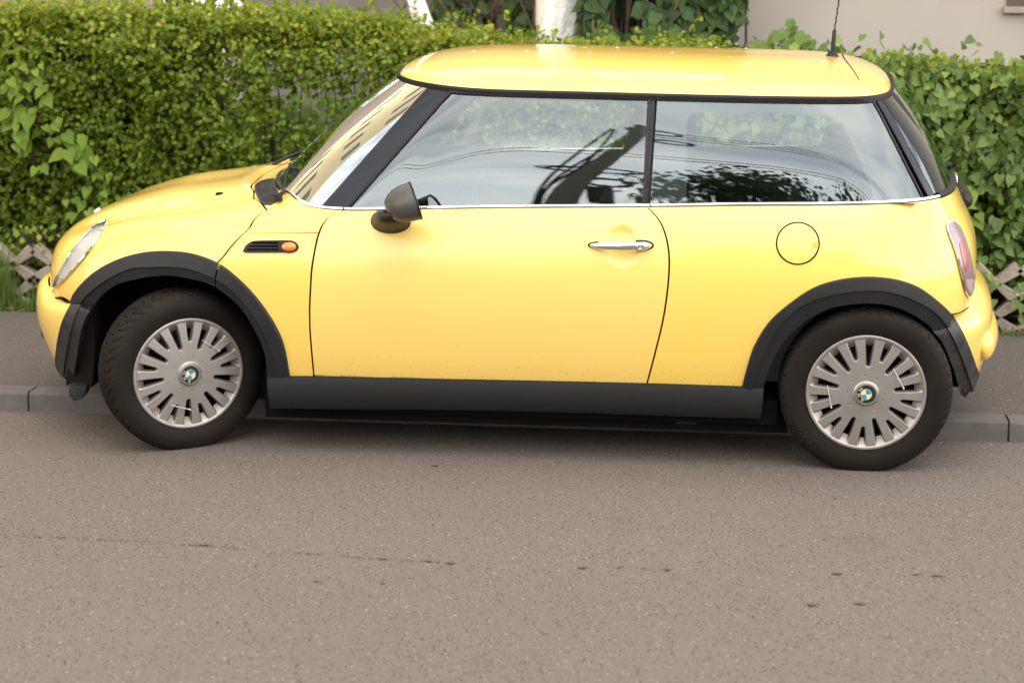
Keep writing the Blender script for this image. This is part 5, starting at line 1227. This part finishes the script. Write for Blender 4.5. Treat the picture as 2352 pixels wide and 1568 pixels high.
sp = [(18, 255, 1), (30, 275, .9), (48, 300, 1.2), (66, 262, 1.3), (40, 245, .8), (90, 300, .8), (60, 325, .9), (75, 250, .7), (50, 220, .8), (105, 220, .8), (95, 205, .8), (125, 285, .7), (134, 282, .9), (65, 190, .8), (30, 190, .9), (15, 200, .8), (85, 180, .7), (62, 340, .8), (150, 305, .9), (155, 312, 1), (145, 350, 1.25), (185, 345, 1.3), (160, 362, 1.0), (182, 375, 1.15), (96, 380, .9), (190, 315, .8), (120, 318, .6), (215, 360, .6), (35, 330, .7), (80, 160, .6), (50, 150, .7), (40, 145, .6)]
shoot('cluster of big bright lime-green leaves poking out of the privet at the left', sp, YF-.12, .085, M['leaf_lime'], seed=5)
sp = [(170, 455, .7), (190, 470, .8), (215, 480, .9), (200, 430, .8), (235, 440, .7), (225, 395, .7), (250, 400, .6), (205, 500, .7), (170, 490, .7), (240, 465, .7), (150, 460, .6)]
shoot('low sprig of bright leaves just above the bonnet tip', sp, YF-.10, .075, M['leaf_lime'], seed=6)
sp = [(1740, 105, 1), (1760, 98, 1.1), (1775, 110, 1), (1790, 80, 1), (1800, 110, 1.2), (1812, 95, 1), (1805, 70, .8), (1830, 90, 1.1), (1845, 105, 1), (1850, 80, .9), (1825, 60, .8), (1860, 95, .8), (1785, 122, .9), (1835, 120, 1), (1755, 118, .9), (1815, 45, .6)]
shoot('young leafy sapling standing against the pale plaster wall left of the aerial', sp, 2.9, .10, M['leaf_big'], seed=8)
sp = [(2180, 455, .9), (2205, 470, 1), (2230, 440, .9), (2210, 440, 1.1), (2195, 500, .9), (2170, 470, 1), (2215, 515, .9), (2240, 500, 1)]
shoot('bright bramble-like sprig low in the lilac hedge by the tail light', sp, 1.60, .075, M['leaf_lime'], seed=9, lean=.1)
sp = [(2258, 625, .8), (2272, 640, .8), (2250, 640, .7), (2285, 655, .8), (2265, 660, .7), (2345, 650, .8), (2335, 690, .8), (2350, 700, .9), (2345, 730, .7), (2280, 690, .7)]
shoot('trailing leaves hanging in front of the concrete lattice by the rear bumper', sp, 1.50, .055, M['leaf_big'], seed=10)
# ------------------------------------------------------------------ concrete lattice at the hedge foot
M['lattice'] = mat('weathered_concrete', (.31, .265, .215), .9, noise=(16, .6, (.20, .17, .14)), bump=(60, .7, .008))
def lattice(label, cx_, y, w_, h, t_):
    mb = MB()
    def bar(a, b):
        a, b = np.array(a), np.array(b); d_ = b-a; L_ = np.linalg.norm(d_); d_ = d_/L_; n_ = np.array([-d_[1], d_[0]])*t_/2; G_ = []
        for t in np.linspace(0, 1, 9):
            k = 1+.25*math.cos(2*math.pi*t)*(1); p = a+d_*L_*t; G_.append([(p[0]+n_[0]*k, y-.028, p[1]+n_[1]*k), (p[0]+n_[0]*k*.8, y-.035, p[1]+n_[1]*k*.8), (p[0]-n_[0]*k*.8, y-.035, p[1]-n_[1]*k*.8), (p[0]-n_[0]*k, y-.028, p[1]-n_[1]*k), (p[0]-n_[0]*k, y+.03, p[1]-n_[1]*k), (p[0]+n_[0]*k, y+.03, p[1]+n_[1]*k), (p[0]+n_[0]*k, y-.028, p[1]+n_[1]*k)])
        mb.grid(np.array(G_))
    for z0 in (KZ-.02, KZ-.02+h/2):
        bar((cx_-w_/2, z0), (cx_+w_/2, z0+h/2)); bar((cx_-w_/2, z0+h/2), (cx_+w_/2, z0))
    o = obj('concrete_lattice', mb.me('concrete_lattice', sharp=35), M['lattice']); return tag(o, label, 'fence block', 'concrete lattice edging along the hedge')
LW = .215
for k, cx_ in enumerate(np.arange(-3.2, 4.6, LW)):
    px = proj(np.array([cx_, 1.56, KZ+.2]))[0]
    if px < -700: continue
    lab = 'weathered concrete lattice cross edging the hedge, hidden behind the car'
    if px < 15: lab = 'weathered concrete lattice cross at the left edge of the view'
    elif px < 95: lab = 'weathered concrete lattice cross among grass left of the front bumper'
    elif px < 165: lab = 'weathered concrete lattice cross nearest to the headlight'
    elif px > 2345: lab = 'weathered concrete lattice cross at the right edge of the view'
    elif px > 2255: lab = 'weathered concrete lattice cross just behind the rear bumper'
    lattice(lab, cx_, 1.60, LW*.98, .33, .050)
sp = [(5, 520, .8), (20, 535, .7), (38, 528, .9), (52, 545, .7), (75, 520, .8), (90, 538, .9), (108, 525, .8), (122, 540, .8), (85, 560, .6), (100, 575, .5), (30, 560, .5), (130, 515, .8), (60, 520, .6)]
shoot('low trailing privet sprig hanging over the lattice ahead of the headlight', sp, 1.56, .045, M['leaf'], seed=14, shape=OVAL)
# grass tufts and litter at the pavement edge
def grass(label, pts, h, n, seed, m, name='grass_tuft', spread=.05, kind=None):
    g = np.random.default_rng(seed); mb_v = []; mb_f = []
    for (x, y, z) in pts:
        for _ in range(n):
            bx, by_ = x+g.normal(0, spread), y+g.normal(0, spread*.5); hh = h*g.uniform(.4, 1.1); a = g.uniform(0, 2*math.pi); ln = hh*g.uniform(.1, .6); w_ = g.uniform(.002, .0045)*(1.9 if h > .9 else 1); wx, wy = w_*math.cos(a+1.6), w_*math.sin(a+1.6); b = len(mb_v)
            for t in (0, .35, .7, 1):
                cx2, cy2, cz2 = bx+ln*t*t*math.cos(a), by_+ln*t*t*math.sin(a)*.6, z+hh*(t-.12*t*t); k = 1-t*.95; mb_v += [(cx2-wx*k, cy2-wy*k, cz2), (cx2+wx*k, cy2+wy*k, cz2)]
            mb_f += [(b, b+1, b+3, b+2), (b+2, b+3, b+5, b+4), (b+4, b+5, b+7, b+6)]
    o = obj(name, mesh(name, mb_v, mb_f, True), m); 
    return tag(o, label, 'grass', kind=kind)
M['grass'] = leaf_mat('grass_blade', (.10, .18, .03), (.17, .26, .05), (.26, .31, .10), .45)
grass('tall grass tuft in front of the lattice at the left edge', [tuple(at_y(px, 705, 1.5)*[1, 1, 0]+np.array([0, 0, KZ-.005])) for px in (-12, 3, 14)], .46, 60, 1, M['grass'], spread=.035)
grass('short grass tuft beside the front bumper', [tuple(at_y(px, 705, 1.5)*[1, 1, 0]+np.array([0, 0, KZ-.005])) for px in (62, 85, 100)], .20, 34, 2, M['grass'], spread=.04)
grass('weedy grass strip along the pavement edge', [(x, 1.47+.03*math.sin(x*7), KZ-.005) for x in np.arange(-3, 4.2, .06)], .07, 16, 3, M['grass'], name='grass_strip', spread=.05, kind='stuff')
gp_ = [(x, y, KZ) for x in np.arange(-1.4, 1.0, .08) for y in np.arange(2.75, 4.1, .11)]
grass('long lawn grass seen through the thin hedge', gp_, 1.0, 26, 4, M['grass'], name='lawn', spread=.07, kind='stuff')
g = np.random.default_rng(77); n = 9000; x = g.uniform(-1.5, .75, n); z = KZ+1.0*g.random(n)**1.3; P = np.stack([x, 3.0+.15*lumpy(x, z, 1.5, 9)+np.abs(g.normal(0, .2, n)), z], 1); Nn = unit(np.stack([g.normal(0, .6, n), -np.ones(n), .8+g.normal(0, .5, n)], 1))
o = leaves('undergrowth', P, unit(np.cross(Nn, g.normal(0, 1, (n, 3)))), Nn, .04*g.uniform(.6, 1.4, n), OVAL, .2*g.random(n), M['grass']); tag(o, 'pale green undergrowth seen through the thin stretch of hedge', 'undergrowth', kind='stuff')
o = plane('lawn_ground', -12, 12, 2.7, 14, KZ+.006, mat('lawn_green', (.07, .11, .025), .95, noise=(8, .7, (.13, .15, .05)))); tag(o, None, None, kind='structure')
g = np.random.default_rng(3); n = 900; x = g.uniform(-3, 4.4, n); y = 1.45+.10*g.random(n); o = leaves('litter', np.stack([x, y, KZ+.004+.012*g.random(n)], 1), unit(g.normal(0, 1, (n, 3))*[1, 1, .15]), unit(np.array([0, 0, 1.])+g.normal(0, .35, (n, 3))), .018*g.uniform(.5, 1.5, n), SMALL, np.zeros(n), mat('dry_leaf', (.20, .085, .045), .9)); tag(o, 'dry reddish leaf litter at the foot of the hedge', 'litter', kind='stuff')
# ------------------------------------------------------------------ behind the hedge
M['bark_white'] = mat('whitewashed_bark', (.90, .88, .84), .9, noise=(18, .5, (.74, .70, .64)), bump=(45, 1., .012))
M['bark'] = mat('tree_bark', (.07, .055, .042), .9, noise=(12, .5, (.12, .10, .08)), bump=(30, 1., .02))
def tree(label, base, top, r0, r1, ht, crown_c, crown_r, nl, seed):
    g = np.random.default_rng(seed); b, t = np.array(base, float), np.array(top, float); d = (t-b)/(t[2]-b[2])
    root = empty('tree', tuple(b)); tag(root, label, 'tree', None)
    zs = np.linspace(0, ht, 40); pts = [d*z+np.array([.012*math.sin(3*z+seed), .01*math.cos(2.3*z), 0]) for z in zs]; rad = r0+(r1-r0)*np.linspace(0, 1, 40)+.05*np.exp(-zs/.16)
    mb = MB().tube(pts, rad, 28); th_ = np.arctan2([v[1] for v in mb.v], [v[0] for v in mb.v])
    mb.v = [(x*1+.006*g.normal(), y+.006*g.normal(), z) for x, y, z in mb.v]
    part('whitewashed_trunk', mb.me('whitewashed_trunk', sharp=0), M['bark_white'], root)
    tip = np.array(pts[-1]); mb = MB().tube([tip, tip+d*.8, tip+d*1.6+[.1, 0, 0]], [r1, r1*.8, r1*.5], 16); ends = []
    for k in range(9):
        a = k*2.4; e = tip+d*(.3+.13*k); q = e+np.array([math.cos(a)*crown_r*.75, math.sin(a)*crown_r*.75, .6+.15*k]); mb.tube(catmull([e, (e+q)/2+[0, 0, .15], q], 5), np.linspace(r1*.4, .012, 11), 8); ends.append(q)
    part('limbs', mb.me('limbs', sharp=0), M['bark'], root)
    cc = tip+np.array(crown_c); cl = np.array([ends[i % 9] if i < 9 else cc+unit(g.normal(0, 1, (1, 3)))[0]*crown_r*g.random()**.4*[1, 1, .7] for i in range(46)])
    i = g.integers(0, len(cl), nl); P = cl[i]+unit(g.normal(0, 1, (nl, 3)))*(.42*g.random(nl)**.5)[:, None]; Nn = unit(g.normal(0, .7, (nl, 3))+[0, 0, 1]); leaves('crown', P, unit(np.cross(Nn, g.normal(0, 1, (nl, 3)))), Nn, .075*g.uniform(.6, 1.3, nl), OVAL, .2*g.random(nl), M['leaf'], root); return root
TY_ = 3.2
a, b = at_y(1283, 105, TY_), at_y(1284, 0, TY_); rr_ = (at_y(1331, 60, TY_)-at_y(1236, 60, TY_))[0]/2
tree('thick whitewashed tree trunk standing behind the hedge above the car roof', (a[0], TY_, KZ), (a[0]+.01, TY_, 1.65), rr_*1.14, rr_*.98, 7.0, (0, 0, 1.5), 1.5, 3000, 1)
a, b = at_y(983, 75, 3.4), at_y(950, 0, 3.4); k = (b[0]-a[0])/(b[2]-a[2]); rr_ = (at_y(975, 30, 3.4)-at_y(938, 30, 3.4))[0]/2
tree('thin whitewashed tree trunk leaning left behind the hedge', (a[0]-k*(a[2]-KZ), 3.4, KZ), (b[0], 3.4, b[2]), rr_*1.1, rr_*.85, 6.0, (-.4, .1, 1.2), 1.1, 1800, 2)
# walls
def wallmat(name, c, c2, sc=3): return mat(name, c, .92, noise=(sc, .7, c2), bump=(180, .25, .004))
def wall(name, x0, x1, y, z1, th, m, label, cap=.06):
    mb = MB().box(x0, x1, y, y+th, KZ-.05, z1); o = obj(name, mb.me(name, smooth=False, bevel=.004), m); tag(o, label, 'wall')
    mb = MB().box(x0-.03, x1+.03, y-.03, y+th+.03, z1+.003, z1+cap); part('coping', mb.me('coping', smooth=False, bevel=.006), M['kerb'], o); return o
wall('garden_wall', at_y(563, 40, 4.6)[0], at_y(1230, 40, 4.6)[0], 4.6, 5.2, .25, wallmat('grey_plaster', (.20, .185, .17), (.165, .15, .14)), 'smooth dark grey plaster wall behind the thin leaning trunk')
wall('pink_wall', -9, at_y(345, 10, 6.2)[0], 6.2, 6.0, .3, wallmat('pinkish_plaster', (.36, .26, .225), (.31, .225, .20)), 'pinkish plaster wall behind the privet at the top left')
xr = at_y(1697, 80, 3.3)[0]
o = wall('plaster_wall', xr, 9., 3.3, 7.0, .3, wallmat('pale_plaster', (.37, .335, .295), (.33, .295, .26), 2.2), 'pale beige plaster wall behind the lilac hedge')
p = at_y(2312, 14, 3.3); mb = MB().box(p[0], p[0]+.6, 3.285, 3.32, p[2], p[2]+.5); part('window_opening', mb.me('window_opening', smooth=False), mat('recess_shade', (.075, .055, .045), .7, bump=(40, .6, .01)), o)  # shade of the window recess painted as a dark brown slab
mb = MB().box(p[0]-.02, p[0]+.62, 3.26, 3.299, p[2]-.04, p[2]-.004); part('window_sill', mb.me('window_sill', smooth=False, bevel=.004), M['lattice'], o)
p = at_y(1170*1.0+0, 0, 4.55)
mb = MB().tube([at_y(1563, 90, 4.56)*[1, 1, 1]]*1+[at_y(1563, 90, 4.56)+np.array([0, 0, .01])], .01, 6) if False else MB()
# ivy shrub between the trunks and the pale wall
def ivy(label, cx0, cx1, y, z0, z1, n, size, seed, m, prob=None, name='ivy_shrub', core=True):
    g = np.random.default_rng(seed); x = g.uniform(cx0, cx1, n); z = g.uniform(z0, z1, n); yy = y+.22*lumpy(x, z, 1.6, seed)+np.abs(g.normal(0, .12, n)); P = np.stack([x, yy, z], 1)
    k = lumpy(x, z, 1.3, seed+4) > g.uniform(-.5, .25, n); P = P[k]; n = len(P); Nn = unit(np.stack([g.normal(0, .5, n), -np.ones(n), .6+g.normal(0, .4, n)], 1)); D = unit(np.stack([g.normal(0, .6, n), -.2+0*x[:n], -.8+g.normal(0, .4, n)], 1))
    o = leaves(name, P, D, Nn, size*g.uniform(.6, 1.3, n), HEART, .5*g.random(n)**2, m); tag(o, label, 'shrub')
    mb = MB(); r = random.Random(seed)
    for _ in range(34):
        x_ = r.uniform(cx0+.25*(cx1-cx0 > .6), cx1); p = np.array([x_, y+r.uniform(.05, .3), z0]); pts = [p]
        for q in range(6): p = p+np.array([r.gauss(0, .10), r.gauss(-.01, .05), (z1-z0)/6*r.uniform(.7, 1.2)]); pts.append(p)
        mb.tube(pts, np.linspace(.009, .003, 7), 5)
    part('dry_branches', mb.me('dry_branches', fix=False), mat('dry_branch', (.15, .10, .07), .9), o)
    if core: mb = MB().box(cx0+.05, cx1-.05, y+.34, y+.7, KZ, z1); part('dark_core', mb.me('dark_core', smooth=False), M['core'], o)  # solid dark box behind the leaves, its colour gives the shaded depth
    return o
ivy('dark tangled ivy shrub with dry branches beside the pale wall', at_y(1335, 50, 3.0)[0], xr+.02, 2.85, .9, 4.2, 8500, .08, 31, M['leaf_dark'])
ivy('leafy green shrub in front of the grey wall between the two trunks', at_y(1165, 50, 4.0)[0], at_y(1260, 50, 4.0)[0], 3.9, .9, 2.3, 700, .07, 33, M['leaf_dark'], core=False)
ivy('climber dangling beside the thin leaning trunk', at_y(985, 50, 3.8)[0], at_y(1035, 50, 3.8)[0], 3.8, 1.0, 1.75, 160, .06, 37, M['leaf_dark'], core=False)
ivy('hanging sprays of leaves in front of the grey wall', at_y(1060, 50, 4.1)[0], at_y(1120, 50, 4.1)[0], 4.0, 1.52, 2.2, 170, .085, 38, M['leaf_dark'], core=False)
grass('clump of long grass blades at the corner of the pale wall', [tuple(at_y(px, 110, 3.0)*[1, 1, 0]+np.array([0, 0, 1.05])) for px in (1655, 1668)], .55, 26, 9, M['grass'], spread=.04)
# trees and a bright gap in the distance
def far_tree(label, x, y, h, r, n, seed, m=None, trunk=.12, ls=1.):
    g = np.random.default_rng(seed); root = empty('garden_tree', (x, y, KZ)); tag(root, label, 'tree')
    pts = [(0, 0, 0), (.05, 0, h*.25), (-.05, .05, h*.5), (.02, 0, h*.8)]; mb = MB().tube(catmull(pts, 6), np.linspace(trunk, trunk*.3, 19), 10); cl = []
    for k in range(60):
        a = g.uniform(0, 6.28); zz = h*g.uniform(.25, .75); e = np.array([math.cos(a)*r*g.uniform(.35, 1), math.sin(a)*r*g.uniform(.35, 1), zz+h*.2*g.uniform(.3, 1.2)]); mb.tube(catmull([(0, 0, zz*.8), (e[0]*.5, e[1]*.5, zz), tuple(e)], 4), np.linspace(trunk*.3, .02, 9), 6); cl.append(e)
    part('trunk', mb.me('trunk', sharp=0), M['bark'], root)
    cl = np.array(cl); i = g.integers(0, len(cl), n); P = cl[i]+unit(g.normal(0, 1, (n, 3)))*(r*.30*g.random(n)**.6)[:, None]; Nn = unit(g.normal(0, .8, (n, 3))+[0, 0, .8]); leaves('crown', P, unit(np.cross(Nn, g.normal(0, 1, (n, 3)))), Nn, .10*ls*g.uniform(.6, 1.4, n), OVAL, .3*g.random(n), m or M['leaf'], root); return root
far_tree('hazy garden tree showing in the gap between pink and grey walls', -5.2, 15, 5.0, 1.7, 5000, 41); far_tree('second garden tree in the gap, nearer the grey wall', -3.6, 13, 4.2, 1.0, 2600, 42)
# ------------------------------------------------------------------ across the street: seen only mirrored; the row house also shuts out low sky
PX = dict(y=-8.6)
M['pole'] = mat('concrete_pole', (.16, .145, .125), .9, bump=(40, .4, .01))
o = plane('far_pavement', -60, 60, -18, -12, .10, M['pave']); tag(o, None, None, kind='structure')
# leaning concrete pole with its coils of cable
pb, pt = np.array([-1.40, -13.2, .1]), np.array([.93, -13.2, 8.8]); pole = empty('utility_pole', tuple(pb)); tag(pole, 'leaning concrete utility pole with coiled cables mirrored in the door window', 'utility pole')
mb = MB().tube([np.zeros(3), (pt-pb)*.5, pt-pb], [.165, .135, .115], 20); part('post', mb.me('post', sharp=0), M['pole'], pole)
M['cable'] = mat('black_cable', (.012, .012, .012), .6)
r_ = random.Random(5)
def coil(c, rad, n, name='cable_coil', flat=.35):
    mb = MB(); pts = []
    for k in range(n*26):
        a = 2*math.pi*k/26; rr = rad*(1+.12*math.sin(a*.37)+.06*r_.random()); pts.append((c[0]+rr*math.cos(a), c[1]-.12+.04*math.sin(a*.21), c[2]+rr*flat*math.sin(a)+.03*math.sin(a*.5)))
    mb.tube(pts, .024, 5); return part(name, mb.me(name, sharp=0), M['cable'], pole)
D_ = pt-pb
coil(D_*.99+[.15, 0, -.1], .34, 3); coil(D_*.95+[.45, 0, -.25], .26, 3); coil(D_*.70, .50, 3, flat=.22); coil(D_*.64+[.28, 0, 0], .26, 3, flat=.5)
mb = MB()
for k in range(4):
    P = [D_*t+np.array([-.16-.05*k+.10*math.sin(7*t+k*1.7), -.12, 0]) for t in np.linspace(.25, .97, 24)]; mb.tube(P, .022, 6)
part('cable_drops', mb.me('cable_drops', sharp=0), M['cable'], pole)
mb = MB().box(-.14, .14, -.26, -.08, -.18, .18); mb.v = [(x+D_[0]*.60+.28, y, z+D_[2]*.60) for x, y, z in mb.v]; part('junction_box', mb.me('junction_box', smooth=False, bevel=.01), M['cable'], pole)
for i, (dz, sag) in enumerate([(8.7, .2), (8.55, .25), (8.4, .3), (7.25, .15), (7.1, .2)]):
    P = [(x, -13.3, dz-sag*(1-((abs(x-1.7)-11)/11)**2) if abs(x-1.7) < 22 else dz) for x in np.linspace(-20 if i > 2 else .9, 23, 90)]
    o = obj('overhead_cable', MB().tube(P, .016, 6).me('overhead_cable', sharp=0), M['cable']); tag(o, 'thin black overhead cables mirrored as dark lines in the side windows', 'cable', 'overhead cables across the street')
far_tree('bushy street tree across the road mirrored in the rear side window', 4.3, -17, 8.4, 3.4, 24000, 51, M['leaf_dark'], .16, 1.5)  # dark leaf colour paints in the backlit look of this tree
far_tree('tree ahead of the car mirrored green in the windscreen', -8.3, 7.8, 7.5, 2.2, 7000, 52, None, .16)
far_tree('second tree ahead of the car mirrored in the windscreen', -8.9, 11, 8.5, 2.4, 7000, 53, None, .16)
def block(name, x0, x1, y0, y1, h, m, label, nx, nz, face):
    mb = MB().box(x0, x1, y0, y1, 0, h); o = obj(name, mb.me(name, smooth=False), m); tag(o, label, 'building')
    G_ = MB()
    n = 0
    for i in range(nx):
        for k in range(nz):
            z = 1.4+(h-2)/nz*k
            if face == 'x+':
                y = y0+(y1-y0)*(i+.5)/nx; w_ = M_b = None; mb = MB().box(x1-.04, x1+.03, y-.75, y+.75, z, z+1.5)
            elif face == 'y+':
                x = x0+(x1-x0)*(i+.5)/nx; mb = MB().box(x-.75, x+.75, y1-.04, y1+.03, z, z+1.5)
            part('window', mb.me('window', smooth=False), M['pane_far'], o)
    mb = MB().box(x0-.4, x1+.4, y0-.4, y1+.4, h+.003, h+.35); part('roof', mb.me('roof', smooth=False), M['kerb'], o); return o
M['pane_far'] = mat('far_window_pane', (.14, .13, .11), .1, 0, .6)
block('apartment_block', -24, -11.5, -5.5, 22, 20, wallmat('cream_render', (.88, .68, .40), (.83, .63, .36), .5), 'cream apartment block ahead of the car mirrored in the windscreen', 7, 5, 'x+')
block('row_house', -30, 24, -40, -31, 8.3, wallmat('tan_render', (.30, .25, .20), (.26, .21, .17), .5), 'low tan row house across the street mirrored along the chrome door handle', 12, 3, 'y+')  # out of view; height raised to darken the light reaching under the car
